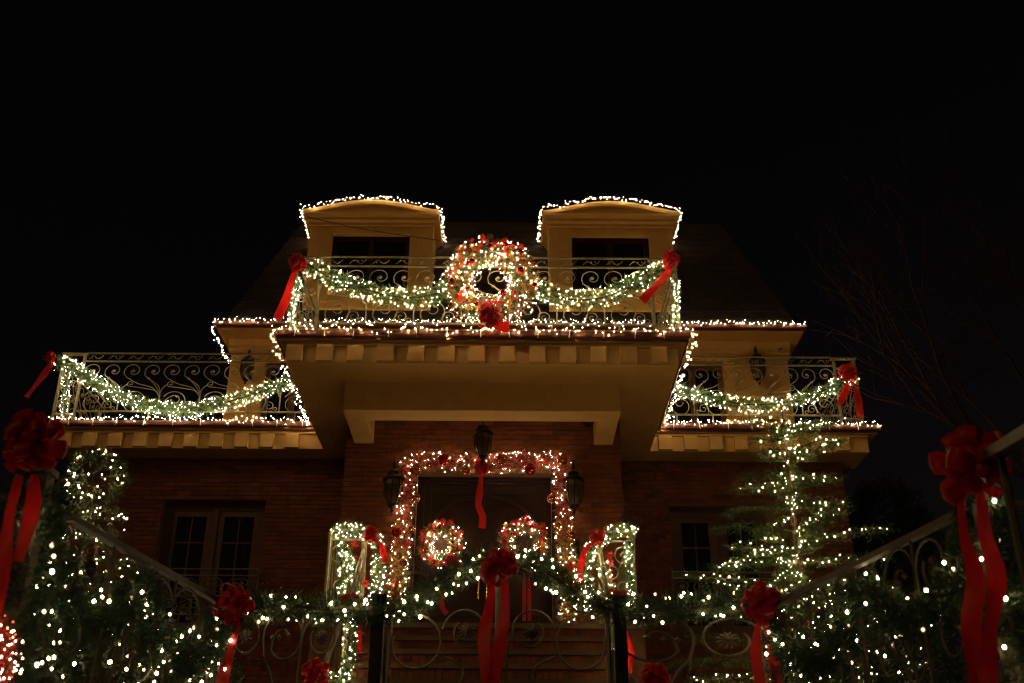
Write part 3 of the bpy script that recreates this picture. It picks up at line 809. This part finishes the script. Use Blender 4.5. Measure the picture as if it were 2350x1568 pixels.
def street_rail(label, p, q):
    t = thing('street_handrail', label, 'railing', (q[0], q[1], 0))
    a_, b2 = V(*p), V(*q); d = b2 - a_; sd = Vector((-d.y, d.x, 0)).normalized() * .05
    c_ = [a_ - sd, b2 - sd, b2 + sd, a_ + sd]; up = Vector((0, 0, .022))
    MB().add([v - up for v in c_] + [v + up for v in c_], [(0,3,2,1), (4,5,6,7), (0,1,5,4), (1,2,6,5), (2,3,7,6), (3,0,4,7)]).build('handrail', 'dark_iron', t)
    for f in (.3, .62, .97):
        m_ = a_.lerp(b2, f); MB().tube([(m_.x, m_.y, 0.0), m_ - up], .018, 6).build('post', 'dark_iron', t)
street_rail('broad iron handrail dropping to the pavement beside the broad tailed bow', (2.24, 4.9, 1.80), (1.75, 3.2, 1.33))

# stair rails with newels
def stair_rail(label, x, xo):
    t = thing('stair_railing', label, 'railing', V(x, 12.7, LZ))
    y_m, z_m, y_b = 11.74, 2.66, 9.95; slope = RI / TR
    for yy, z0, z1 in ((12.68, LZ, 3.6), (y_m, LZ - .9, z_m + .06), (y_b, .5, 1.56)):
        post(t, x, yy, z0, z1, .03, name='newel')
    MB().tube([V(x, 12.68, 3.5), V(x, y_m, z_m)], .027, 6).build('handrail', 'iron', t)
    MB().tube([V(x, y_m, z_m), V(x, y_b, 1.4)], .027, 6).build('handrail', 'iron', t)
    for k in range(7):
        yy = 12.55 - k * .36; zt = 3.5 - (12.68 - yy) * .80; MB().tube([V(x, yy, zt - .75), V(x, yy, zt)], .009, 5).build('baluster', 'iron', t)
    # short panel on the landing
    rail_run(t, (xo, 12.72), (x, 12.72), [LZ + .12, LZ + .98, LZ + 1.1], .014)
    for xx in (xo, x): MB().tube([V(xx, 12.72, LZ), V(xx, 12.72, LZ + 1.1)], .024, 6).build('post', 'iron', t)
    sp = MB()
    for k, (fx, fz, r) in enumerate(((.3, .8, .14), (.68, .62, .13), (.35, .42, .13), (.66, .25, .1))):
        sp.tube([V(xo + (x - xo) * fx + p[0], 12.72, LZ + fz + p[1]) for p in spiral(0, 0, r, .03, 90 * k, 90 * k + 540)], .008, 5)
    sp.build('scroll', 'iron', t)
    for yy in (14.8,):
        rail_run(t, (xo, 12.74), (xo, yy), [LZ + .12, LZ + 1.1], .014)
        for k in range(10): MB().tube([V(xo, 12.9 + k * .2, LZ + .12), V(xo, 12.9 + k * .2, LZ + 1.1)], .009, 5).build('baluster', 'iron', t)
stair_rail('iron stair railing and newel wrapped in lights on the topiary side of the stairs', -1.74, -2.16)
stair_rail('iron stair railing and newel wrapped in lights on the conifer side of the stairs', 1.06, 1.46)

# ================================================================== LANTERNS, CAMERAS
def lantern(label, p, s, hang=0, group='black iron lanterns'):
    p = Vector(p); t = thing('wall_lantern' if not hang else 'hanging_lantern', label, 'lantern', p, group)
    def L(prof, m, name, seg=8):
        return MB().lathe([(r * s, z * s) for r, z in prof], p, seg).build(name, m, t, smooth=False)
    L([(0, .62), (.012, .60), (.02, .5), (.035, .47), (.015, .43), (.03, .4), (.11, .36), (.16, .27), (.2, .24), (.2, .21), (.165, .2)], 'black_iron', 'cap')
    L([(.15, .2), (.165, .1), (.13, -.12), (.07, -.25)], 'lantern_glass', 'glass')
    L([(.09, -.24), (.07, -.29), (.03, -.32), (.035, -.36), (.012, -.4), (0, -.46)], 'black_iron', 'finial')
    for k in range(8):
        a = 2 * math.pi * k / 8
        pts = [(r * s * math.cos(a), r * s * math.sin(a), z * s) for r, z in ((.16, .21), (.175, .1), (.14, -.12), (.08, -.26))]
        MB().tube([p + Vector(q) for q in pts], .011 * s, 4).build('cage_bar', 'black_iron', t)
        mid = [p + Vector((.168 * s * math.cos(a + j * .13), .168 * s * math.sin(a + j * .13), s * (.02 + .09 * math.sin(j * 1.05)))) for j in range(7)]
        MB().tube(mid, .007 * s, 4).build('cage_scroll', 'black_iron', t)
    if hang: MB().tube([p + Vector((0, 0, .6 * s)), p + Vector((0, 0, hang))], .008, 5).build('chain', 'black_iron', t)
    else:
        MB().tube([p + Vector(q) * s for q in ((0, .02, .55), (0, .12, .62), (0, .22, .5), (0, .3, .3))], .016 * s, 5).build('arm', 'black_iron', t)
        zb(MB(), p.x - .05, p.x + .05, p.y + .28 * s, p.y + .33 * s, p.z - EYE - .1, p.z - EYE + .35).build('back_plate', 'black_iron', t)
lantern('dark iron lantern on the brick beside the door, topiary side', W(902, 1128, 14.8), .8)
lantern('dark iron lantern on the brick beside the door, conifer side', W(1317, 1130, 14.8), .8)
lantern('dark lantern hanging on a rod above the door bow', W(1108, 1020, 14.5), .74, 6.4 + EYE - W(1108, 1020, 14.5).z, None)
lantern('dark lantern on the cream upper wall half hidden by the portico lights', W(566, 850, 18.5), .72)
lantern('dark lantern on the cream upper wall beside the camera dome', W(1740, 848, 18.5), .8)
p = W(1787, 803, 18.7)
t = thing('security_camera', 'small pale security camera high on the cream upper wall', 'camera', p)
MB().tube([p + Vector((0, .1, .03)), p], .02, 6).build('bracket', 'camera_white', t)
MB().tube([p + Vector((0, .06, 0)), p + Vector((.01, -.09, -.03))], .05, 10).build('housing', 'camera_white', t, smooth=False)
MB().tube([p + Vector((.01, -.091, -.03)), p + Vector((.0105, -.098, -.031))], .018, 10).build('lens', 'dark_glass', t)
p = W(1350, 972, 14.75)
t = thing('porch_camera', 'dark dome camera under the portico beam', 'camera', p)
MB().lathe([(.09, .08), (.09, .02), (.075, -.02), (.045, -.05), (0, -.06)], p, 12).build('dome', 'black_iron', t)
MB().lathe([(.1, .16), (.1, .08), (.09, .08)], p, 12).build('base', 'black_iron', t)
p = W(1318, 1262, 15.0)
t = thing('door_box', 'small black box on the brick next to the door garland', 'box', p)
zb(MB(), p.x - .07, p.x + .07, 14.96, YC, p.z - EYE - .1, p.z - EYE + .1).build('case', 'black_iron', t)
zb(MB(), p.x - .08, p.x + .08, 14.94, YC, p.z - EYE + .1, p.z - EYE + .115).build('lid', 'black_iron', t)
t = thing('cable', 'thin dark cable slung across the dormer above the topiary wing', 'cable', W(703, 500, 18.0))
MB().tube(smooth_path([W(703, 498, 18.02), W(800, 520, 17.98), W(900, 537, 17.98), W(1010, 552, 18.05)], .2), .009, 5).build('strand', 'wire', t)

# ================================================================== LIGHT STRINGS ON THE EAVES
def light_string(label, pts, per_m=27, jit=.028, r=.012, drop=.0):
    path = smooth_path(pts, .2) if len(pts) > 2 and drop else pts
    full_ = [Vector(p) for p in path]
    t = thing('light_string', label, 'light string', full_[0], 'warm white light strings on the eaves')
    n = int(plen(full_) * per_m); P, T = along(full_, n)
    J = RNG.normal(size=(n, 3)) * np.array([.45, .5, 1.0]) * jit
    P = P + J
    bulbs(t, P, r)
    order = np.argsort(((P - np.array(full_[0])) ** 2).sum(1)) if len(full_) == 2 else np.arange(n)
    MB().tube([Vector(P[i]) + Vector((0, .008, .0)) for i in order], .003, 3).build('wire', 'wire', t)
    return t
Z1 = 6.60
light_string('string of warm lights edging the portico eave on three sides', [V(-3.25, 16.22, Z1 - .07), V(-3.25, 13.2, Z1 - .07), V(-3.2, 12.97, Z1), V(2.41, 12.97, Z1), V(2.46, 13.2, Z1 - .07), V(2.46, 16.22, Z1 - .07)], 23, .038)
light_string('string of warm lights along the long wing eave beside the sky', [V(-7.42, 16.22, Z1), V(-3.24, 16.22, Z1)], 28, .03)
light_string('string of warm lights along the wing eave behind the conifer top', [V(2.45, 16.22, Z1), V(5.95, 16.22, Z1)], 28, .03)
Z2 = 9.38
light_string('string of warm lights along the main roof gutter above the upper storey', [V(-5.67, 20.2, Z2 - .08), V(-5.67, 18.3, Z2 - .08), V(-5.6, 18.13, Z2), V(5.54, 18.13, Z2)], 24, .03, .012)
for cx, lab in ((-2.79, 'string of warm lights arching over the dormer with the slung cable'), (1.93, 'string of warm lights arching over the dormer above the conifer wing')):
    pts = [V(cx - 1.39, 19.2, 11.80), V(cx - 1.39, 18.08, 11.80)]
    for i in range(15):
        x = -1.36 + 2.72 * i / 14; pts.append(V(cx + x, 18.06, 11.86 + .235 * max(0, math.cos(x / 1.36 * math.pi / 2)) ** 1.3))
    pts += [V(cx + 1.39, 18.08, 11.80), V(cx + 1.39, 19.2, 11.80)]
    light_string(lab, pts, 24, .034, .012)

# ================================================================== GARLANDS
def garland(name, label, pts, rad, per_m=95, fol=420, r=.012, group='lit evergreen garlands', near=False, nl=.05, loc=None, nw=.0035, m='needle_lit'):
    path = smooth_path(pts, .06); t = thing(name, label, 'garland', loc or path[0], group)
    foliage(t, path, rad, fol, m='needle_dim' if near else m, nl=nl, nw=nw)
    p, d, T = garland_pts(path, rad, per_m, .72, 1.1)
    if near: near_bulbs(t, p)
    else: bulbs(t, p, r)
    wire(t, path, .012)
    return t, path
def px(pts, Y): return [W(x, y, Y) for x, y in pts]
YR = 13.16
garland('garland', 'garland swag from the upper balcony corner bow with outward tail to the great wreath',
        px([(706, 606), (735, 625), (775, 645), (830, 662), (890, 678), (950, 684), (1010, 672), (1030, 662)], YR), .145, 74, 540)
garland('garland', 'garland swag from the great wreath to the balcony bow with inward tail',
        px([(1215, 660), (1250, 672), (1310, 688), (1380, 684), (1440, 660), (1490, 635), (1540, 612)], YR), .145, 74, 540)
garland('garland', 'long garland swag on the wing railing beside the open sky',
        px([(130, 832), (165, 842), (205, 870), (260, 902), (330, 928), (410, 940), (490, 930), (560, 912), (620, 892), (690, 868)], 16.36), .13, 76, 480)
garland('garland', 'garland swag on the wing railing behind the conifer tip',
        px([(1540, 888), (1600, 906), (1660, 920), (1720, 929), (1790, 926), (1850, 912), (1900, 893), (1945, 872), (1962, 850)], 16.36), .125, 64, 480)
# vertical light drapes on the balcony corner cages
for lab, pts in (('vertical strand of lights and greenery on the balcony corner under the outward tail bow', [(690, 640), (675, 690), (668, 748)]),
                 ('vertical strand of lights and greenery on the balcony corner under the inward tail bow', [(1552, 640), (1552, 690), (1549, 745)])):
    garland('garland_drop', lab, px(pts, 13.2), .05, 70, 200)
garland('garland_drop', 'strand of lights on the outer corner post of the long wing railing', px([(155, 850), (150, 900), (148, 952)], 16.36), .07, 45, 120)

def wreath(label, cx, cy, Y, r_out, r_tube, nb, nf, nball, gold, group):
    k = mpp(cx, cy, Y); c = W(cx, cy, Y); t = thing('wreath', label, 'wreath', c, group)
    RC, RTb = (r_out - r_tube) * k, r_tube * k
    path = [c + Vector((RC * math.cos(2*math.pi*i/60), 0, RC * math.sin(2*math.pi*i/60))) for i in range(61)]
    foliage(t, path, RTb, 520, nl=.05 if RTb > .08 else .035, nw=.0035 if RTb > .08 else .0025)
    n = nb; p, d, T = garland_pts(path, RTb, nb / plen(path), .8, 1.3)
    foliage(t, path, RTb * 1.12, 100, m='tinsel_gold', nl=.035, nw=.004, name='tinsel')
    foliage(t, path, RTb * 1.15, 130, m='tinsel_red', nl=.035, nw=.004, name='tinsel')
    bulbs(t, p, .0115)
    rs = random.Random(int(cx))
    for i in range(nf):
        a = 2 * math.pi * (i + rs.random() * .8) / nf; rr = RC + rs.uniform(-.35, .95) * RTb
        flower(t, c + Vector((rr * math.cos(a), -RTb * rs.uniform(.75, 1.0), rr * math.sin(a))), (RTb * rs.uniform(.2, .34) if RTb > .15 else RTb * rs.uniform(.35, .6)), rs.random() < gold)
    for i in range(nball):
        a = 2 * math.pi * (i + rs.random() * .7) / nball; rr = RC + rs.uniform(-.7, .9) * RTb
        ornament(t, c + Vector((rr * math.cos(a), -RTb * .95, rr * math.sin(a))), RTb * rs.uniform(.17, .23) * (1 if RTb > .15 else 1.4), 'red')
    return t, path
wt, wpath = wreath('great lit wreath with red flowers and baubles on the portico railing', 1125, 648, 12.98, 110, 33, 380, 80, 12, .45, None)
wreath('small lit wreath with red bow on the door leaf, topiary side', 1012, 1250, 15.0, 53, 16, 78, 30, 9, .3, 'wreaths on the front door')
wreath('small lit wreath with gold sprays on the door leaf, conifer side', 1203, 1246, 15.0, 58, 17, 78, 30, 9, .45, 'wreaths on the front door')

# garland around the door
dt = thing('door_garland', 'red and gold tinsel garland with baubles framing the front door', 'garland', W(915, 1400, 14.85))
dp = px([(908, 1400), (914, 1330), (920, 1260), (927, 1180), (935, 1100), (938, 1068), (965, 1060), (1040, 1062), (1105, 1066), (1180, 1060), (1250, 1058), (1285, 1052), (1290, 1100), (1293, 1180), (1298, 1260), (1303, 1330), (1308, 1395), (1300, 1430)], 14.87)
dpath = smooth_path(dp, .05); L = len(dpath)
foliage(dt, dpath, .13, 260)
top = dpath[int(L * .12):int(L * .84)]
foliage(dt, top, .135, 420, m='tinsel_red', nl=.04, nw=.004, name='tinsel')
foliage(dt, dpath[:int(L * .2)], .13, 460, m='tinsel_gold', nl=.035, nw=.003, name='tinsel')
foliage(dt, dpath[int(L * .78):], .13, 460, m='tinsel_gold', nl=.035, nw=.003, name='tinsel')
p_, d_, T_ = garland_pts(dpath, .14, 52, .7, 1.1); bulbs(dt, p_, .0095)
for (x, y, r, kd) in ((1018, 1055, 13, 'red'), (952, 1080, 13, 'copper'), (1150, 1054, 13, 'copper'), (1290, 1056, 13, 'copper'), (1217, 1077, 13, 'red'), (955, 1143, 12, 'copper'), (1265, 1145, 12, 'copper'),
                     (910, 1222, 12, 'red'), (1068, 1080, 11, 'copper'), (1310, 1228, 11, 'copper'), (983, 1066, 7, 'gold'), (1280, 1205, 8, 'gold'), (945, 1212, 8, 'gold'), (925, 1292, 9, 'copper'), (1299, 1330, 9, 'red')):
    q = W(x, y, 14.72); ornament(dt, q, r * mpp(x, y, 14.72), kd)
for (x, y) in ((908, 1370), (905, 1340), (935, 1250), (1310, 1300), (1315, 1340)): flower(dt, W(x, y, 14.72), .07)

# stoop panels wrapped in garland
def stoop(label, pl):
    t = None
    for i, (pts, rad, pm) in enumerate(pl):
        path = smooth_path(px(pts, 12.6), .05)
        if t is None: t = thing('garland', label, 'garland', path[0], 'garlands on the stair railings')
        foliage(t, path, rad, 330); p, d, T = garland_pts(path, rad, pm, .7, 1.1); bulbs(t, p, .011)
    return t
s1 = stoop('garland outlining the landing rail panel on the topiary side', [([(762, 1222), (800, 1215), (840, 1222), (866, 1245), (870, 1300), (858, 1390)], .085, 85), ([(785, 1240), (788, 1310), (780, 1385)], .06, 60), ([(795, 1260), (815, 1320), (812, 1375)], .045, 55)])
s2 = stoop('garland outlining the landing rail panel on the conifer side', [([(1462, 1225), (1425, 1215), (1385, 1235), (1352, 1265), (1345, 1320), (1350, 1400)], .085, 85), ([(1440, 1245), (1445, 1310), (1450, 1390)], .05, 50), ([(1380, 1290), (1395, 1340), (1410, 1395)], .07, 70)])
for t_, xy in ((s1, ((815, 1250), (818, 1285), (822, 1310), (838, 1340))), (s2, ((1402, 1275), (1400, 1290), (1396, 1310), (1397, 1330), (1398, 1350)))):
    for (x, y) in xy: flower(t_, W(x, y, 12.66), .06)
for lab, pts in (('column of garland and lights on the middle newel, topiary side', [(805, 1395), (802, 1470), (790, 1580), (782, 1640)]), ('column of garland and lights on the middle newel, conifer side', [(1410, 1395), (1412, 1470), (1418, 1580), (1420, 1640)])):
    garland('garland', lab, px(pts, 11.62), .085, 70, 330, .011, 'garlands on the stair railings')
garland('garland', 'tuft of garland round the bottom newel by the low bow, topiary side', px([(700, 1560), (760, 1570), (800, 1560)], 9.85), .1, 70, 330, .0105, 'garlands on the stair railings')

# garlands on the fence and gate (nearer: single bulbs)
YG = FY - .02
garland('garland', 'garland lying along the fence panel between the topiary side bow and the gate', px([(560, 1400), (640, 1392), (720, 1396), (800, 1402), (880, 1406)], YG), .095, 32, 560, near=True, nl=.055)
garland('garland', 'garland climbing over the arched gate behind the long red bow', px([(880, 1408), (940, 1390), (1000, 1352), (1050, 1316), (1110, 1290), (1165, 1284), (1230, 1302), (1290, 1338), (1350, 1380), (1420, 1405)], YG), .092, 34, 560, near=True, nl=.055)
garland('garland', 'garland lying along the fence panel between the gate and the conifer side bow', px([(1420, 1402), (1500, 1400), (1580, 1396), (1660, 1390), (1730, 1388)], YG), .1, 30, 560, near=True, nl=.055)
# drooping garland masses on the flaring side fences and near posts
def hang(label, p0, p1, n, seed):
    rs = random.Random(seed); pts = []
    for i in range(n + 1):
        f = i / n; x, y = p0[0] + (p1[0] - p0[0]) * f, p0[1] + (p1[1] - p0[1]) * f
        pts.append(V(x, y, RT - .12 - .30 * abs(math.sin(f * math.pi * 2.0)) + rs.uniform(-.02, .02)))
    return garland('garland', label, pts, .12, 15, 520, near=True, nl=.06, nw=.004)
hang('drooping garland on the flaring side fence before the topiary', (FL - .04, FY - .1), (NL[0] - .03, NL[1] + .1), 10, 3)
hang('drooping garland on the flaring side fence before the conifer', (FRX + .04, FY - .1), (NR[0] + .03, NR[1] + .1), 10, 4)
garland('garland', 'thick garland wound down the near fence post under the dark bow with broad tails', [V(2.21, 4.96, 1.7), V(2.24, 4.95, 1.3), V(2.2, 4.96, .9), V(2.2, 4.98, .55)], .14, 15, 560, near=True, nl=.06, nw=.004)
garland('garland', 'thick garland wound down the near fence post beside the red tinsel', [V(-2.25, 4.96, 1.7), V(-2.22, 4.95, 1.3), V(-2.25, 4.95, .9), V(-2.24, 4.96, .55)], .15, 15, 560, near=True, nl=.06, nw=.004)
garland('garland', 'garland hanging under the bow at the fence corner, conifer side', px([(1775, 1420), (1790, 1500), (1795, 1600)], 7.1), .1, 34, 500, near=True)
garland('garland', 'garland hanging under the bow at the fence corner, topiary side', px([(520, 1420), (500, 1500), (490, 1600)], 7.1), .1, 34, 500, near=True)
# red tinsel with tiny lights at the near corner
t = thing('tinsel_garland', 'red tinsel bundle full of tiny red and warm lights on the near fence', 'garland', W(10, 1560, 4.62))
path = smooth_path(px([(-60, 1400), (-20, 1430), (12, 1475), (18, 1520), (-5, 1570), (-50, 1620)], 4.62), .04)
foliage(t, path, .045, 380, m='tinsel_red', nl=.03, nw=.002, name='tinsel')
p_, d_, T_ = garland_pts(path, .065, 210, .5, 1.1); bulbs(t, p_, .0075, 'bulb_near'); 
p_, d_, T_ = garland_pts(path, .065, 110, .5, 1.1); bulbs(t, p_, .005, 'bulb_red')

# ================================================================== BOWS
bow('red bow on the upper balcony corner with its tail blown outward', 682, 606, 13.05, 23, [[(682, 612), (668, 645), (655, 690), (636, 732)]], 20)
bow('red bow on the upper balcony corner with its tail lying across the garland', 1540, 599, 13.05, 23, [[(1540, 612), (1528, 632), (1502, 660), (1473, 691)]], 20)
bow('small red bow at the end of the long wing railing, tail against the sky', 116, 823, 16.25, 15, [[(120, 830), (108, 850), (85, 880), (60, 912)]], 17)
bow('red bow at the end of the wing railing behind the bare branches', 1945, 857, 16.25, 20, [[(1942, 866), (1944, 890), (1926, 928)], [(1952, 866), (1966, 900), (1975, 958)]], 16)
bow('large red bow at the foot of the great wreath', 1124, 726, 12.75, 33, [[(1130, 735), (1148, 748), (1168, 750)]], 26)
bow('red bow over the middle of the door with one long tail', 1105, 1075, 14.6, 20, [[(1104, 1085), (1102, 1120), (1098, 1160), (1108, 1185), (1106, 1212)]], 16)
bow('red bow at the landing rail top beside the door garland, topiary side', 852, 1228, 12.45, 22, [[(858, 1238), (876, 1252), (883, 1290)]], 14)
bow('red bow at the landing rail top with a straight tail, conifer side', 1370, 1235, 12.45, 21, [[(1362, 1245), (1344, 1262), (1334, 1295), (1330, 1336)]], 15)
bow('red bow low on the middle newel, topiary side', 803, 1381, 11.5, 26, [[(815, 1395), (826, 1440), (824, 1500)]], 10)
bow('red bow low on the middle newel, conifer side', 1415, 1378, 11.5, 26, [[(1420, 1392), (1432, 1450), (1450, 1495), (1443, 1545)]], 14)
bow('big red bow with two long tails on top of the garden gate', 1145, 1302, 7.02, 44, [[(1132, 1330), (1122, 1400), (1110, 1470), (1120, 1560), (1122, 1640)], [(1158, 1330), (1158, 1410), (1142, 1500), (1132, 1580), (1138, 1640)]], 30)
bow('dark red bow at the fence corner on the topiary side', 540, 1385, 7.05, 46, [[(545, 1420), (535, 1470), (515, 1545), (500, 1620)]], 26)
bow('bright red bow with forked tails at the fence corner by the conifer', 1750, 1388, 7.05, 46, [[(1742, 1425), (1735, 1500), (1752, 1600)], [(1756, 1425), (1772, 1490), (1786, 1600)]], 26)
bow('very large dark bow on the near fence post by the topiary', 78, 1025, 4.70, 78, [[(45, 1090), (20, 1190), (5, 1300), (-20, 1420)], [(80, 1090), (72, 1180), (40, 1290)]], 38)
bow('very large dark bow with two broad hanging tails on the near fence post', 2225, 1070, 4.70, 94, [[(2205, 1130), (2212, 1230), (2240, 1330), (2228, 1440), (2245, 1640)], [(2250, 1130), (2262, 1230), (2288, 1330), (2272, 1450), (2262, 1640)]], 42)
bow('red bow on the bottom newel of the front stairs, topiary side', 725, 1545, 9.75, 34, [[(725, 1560), (715, 1640)]], 20)
bow('red bow on the bottom newel of the front stairs, conifer side', 1500, 1552, 9.75, 38, [[(1500, 1565), (1510, 1640)]], 20)
bow('small red bow under the door wreath, topiary side', 1040, 1292, 14.85, 20, [[(1015, 1365), (1014, 1390), (1026, 1410)]], 12)
bow('small orange red bow with two straight tails under the door wreath, conifer side', 1206, 1300, 14.85, 12, [[(1203, 1312), (1203, 1425)], [(1214, 1312), (1215, 1425)]], 9)

# ================================================================== TREES AND SHRUBS
def conifer(label, base, top, spread, nlimb, seed, lights=True):
    rs = random.Random(seed); base, top = Vector(base), Vector(top)
    t = thing('conifer_tree', label, 'tree', base); hgt = (top - base).length
    def axis(f): return base.lerp(top, f) + Vector((.05 * math.sin(f * 7), .04 * math.cos(f * 5), 0)) * (1 - f)
    MB().tube([axis(i / 14) for i in range(15)], .07, 8, .012).build('trunk', 'bark', t)
    SP, SD, BL_, limb = [], [], [], MB()
    for i in range(nlimb):
        f = min(.97, .06 + .9 * (i / nlimb) ** .95 + rs.uniform(-.02, .02)); a = i * 2.4 + rs.uniform(-.4, .4)
        Ln = spread * (1 - f) ** .45 * (rs.uniform(.3, .8) if rs.random() < .55 else rs.uniform(.8, 1.15)) + .03
        if rs.random() < .12: Ln *= 1.35
        d = Vector((math.cos(a), math.sin(a), 0)); p0 = axis(f)
        pts = [p0 + d * Ln * s_ + Vector((0, 0, Ln * (.28 * s_ - .18 * s_ * s_ + rs.uniform(-.03, .03)))) for s_ in (0, .25, .5, .75, 1)]
        path = smooth_path(pts, .08); limb.tube(path, .012 * (1.2 - f), 4, .003)
        n = int(Ln * 135) + 8
        P, T = along(path, n); dd = T * .8 + RNG.normal(size=(n, 3)) * np.array([.6, .6, .25]); dd[:, 2] -= .15
        SP.append(P + RNG.normal(size=(n, 3)) * .02); SD.append(dd)
        if lights and rs.random() < .78:
            m_ = max(3, int(Ln * 13)); P, T = along(path, m_); BL_.append(P + RNG.normal(size=(m_, 3)) * .022 + np.array([0, -.03, .0]))
    limb.build('limb', 'bark', t)
    P, D = np.concatenate(SP), np.concatenate(SD)
    put_np('crown', sprigs(P, D, .13, 10, .05, .003, .9), 'conifer', t)
    if lights:
        sp = np.array([tuple(axis(f) + Vector((.2 * math.cos(f * 70), .2 * math.sin(f * 70), 0)) * (1.08 - f)) for f in np.linspace(.1, .995, 40)])
        BL_.append(sp + RNG.normal(size=sp.shape) * .02)
        bulbs(t, np.concatenate(BL_), .0115)
    return t
tp = W(1792, 925, 12.0)
conifer('slender conifer wound with warm lights in front of the wing', (tp.x + .03, 12.0, TZ), tp, 1.45, 78, 9)

def shrub(name, label, blobs, n_per, nb, m='shrub', group=None, near=True, trunk=None, br=.011, nl=.045):
    c0 = Vector(blobs[0][0]); t = thing(name, label, 'shrub', (c0.x, c0.y, TZ), group)
    P, D, B = [], [], []
    tot = sum(r[0] * r[2] for c, r in blobs)
    for c, r in blobs:
        c, r = np.array(c), np.array(r); n = int(n_per * (r[0] * r[2]) / .06)
        d = rnd_unit(n); rad = .55 + .45 * RNG.random((n, 1)) ** .5
        lump = 1 + .12 * np.sin(d[:, :1] * 7 + c[0] * 9) * np.cos(d[:, 2:] * 6 + c[2] * 5)
        P.append(c + d * r * rad * lump); D.append(d + RNG.normal(size=(n, 3)) * .5)
        k = max(2, int(nb * r[0] * r[2] / tot)); d = rnd_unit(k); d[:, 1] = -np.abs(d[:, 1]) * .8 - .1; d = unit(d)
        B.append(c + d * r * (1.0 + .08 * RNG.random((k, 1))))
    for c, r in blobs: MB().tube([(c[0] * .5 + c0.x * .5, c[1], TZ), (c[0], c[1], c[2] - r[2] * .3)], .03, 5, .015).build('stem', 'bark', t)
    put_np('crown', sprigs(np.concatenate(P), np.concatenate(D), .06, 6, nl, .006, .9), m, t)
    B = np.concatenate(B)
    if nb:
        if near: near_bulbs(t, B)
        else: bulbs(t, B, br)
    return t
def bl(x, y, Y, rx, rz=None): 
    c = W(x, y, Y); k = mpp(x, y, Y); return (tuple(c), (rx * k, rx * k * .9, (rz or rx) * k))
shrub('topiary', 'tall pompon topiary with lights beside the long wing', [bl(222, 1098, 9.6, 64), bl(235, 1205, 9.5, 58, 36), bl(165, 1190, 9.4, 45, 30), bl(195, 1262, 9.4, 62, 36), bl(290, 1320, 9.4, 52, 34), bl(170, 1360, 9.3, 62, 40), bl(300, 1400, 9.3, 55, 45), bl(210, 1460, 9.3, 70, 45)], 300, 170, near=False)
shrub('garden_shrub', 'dense dark shrub with big lights behind the topiary side fence', [bl(60, 1330, 6.1, 105, 95), bl(180, 1420, 6.2, 110, 100), bl(60, 1500, 6.0, 130, 110), bl(250, 1540, 6.4, 130, 90)], 420, 40)
shrub('garden_shrub', 'low clipped hedge with lights beneath the topiary side handrail', [bl(360, 1550, 7.6, 90, 55), bl(470, 1555, 7.6, 75, 50), bl(310, 1590, 7.3, 70, 60)], 420, 26)
shrub('garden_shrub', 'low hedge with lights behind the conifer side fence', [bl(1870, 1530, 7.6, 85, 75), bl(1990, 1540, 7.4, 95, 80), bl(2090, 1510, 6.6, 90, 110)], 420, 32)
shrub('garden_shrub', 'loose shrub with lights around the foot of the conifer', [bl(1850, 1400, 11.0, 60, 60), bl(1950, 1440, 10.6, 75, 60), bl(1880, 1470, 10.4, 90, 50), bl(2060, 1450, 9.6, 70, 50)], 260, 80, near=False)
shrub('dark_evergreen', 'unlit dark evergreen beside the end of the conifer wing', [bl(2040, 1230, 18.5, 90, 140), bl(2110, 1330, 18.5, 130, 160), bl(1990, 1400, 18.5, 60, 120)], 220, 0, 'dark_leaf', nl=.09)

# bare street tree reaching in from outside
def bare_tree(label, base, seed):
    rs = random.Random(seed); t = thing('bare_tree', label, 'tree', base); mb = MB(); tw = MB()
    def grow(p, d, L_, r, depth):
        pts = [p]; dd = d.copy()
        for i in range(4):
            dd = (dd + Vector((rs.uniform(-.16, .16), rs.uniform(-.16, .16), rs.uniform(-.08, .13)))).normalized(); pts.append(pts[-1] + dd * L_ / 4)
        (mb if depth > 2 else tw).tube(pts, r, 6 if depth > 2 else 4, r * .6)
        if depth == 0: return
        for i in range(3 if depth > 1 else 4):
            q = pts[rs.choice((2, 3, 4))]
            nd = (dd + Vector((rs.uniform(-.8, .8), rs.uniform(-.5, .5), rs.uniform(-.35, .7)))).normalized()
            grow(q, nd, L_ * rs.uniform(.62, .8), r * .55, depth - 1)
    b = Vector(base); top = b + Vector((-.1, 0, 3.8)); mb.tube([b, b + Vector((.05, 0, 2)), top], .17, 8, .13)
    for d in ((-1, .1, .75), (-.75, -.1, 1.1), (-.3, .2, 1.3), (-1, -.1, .45)): grow(top, Vector(d).normalized(), 2.3, .06, 4)
    mb.build('trunk', 'bare_bark', t); tw.build('twigs', 'bare_bark', t, kind='stuff')
bare_tree('bare leafless tree whose twigs reach across the dark sky', (8.3, 14.2, TZ), 21)
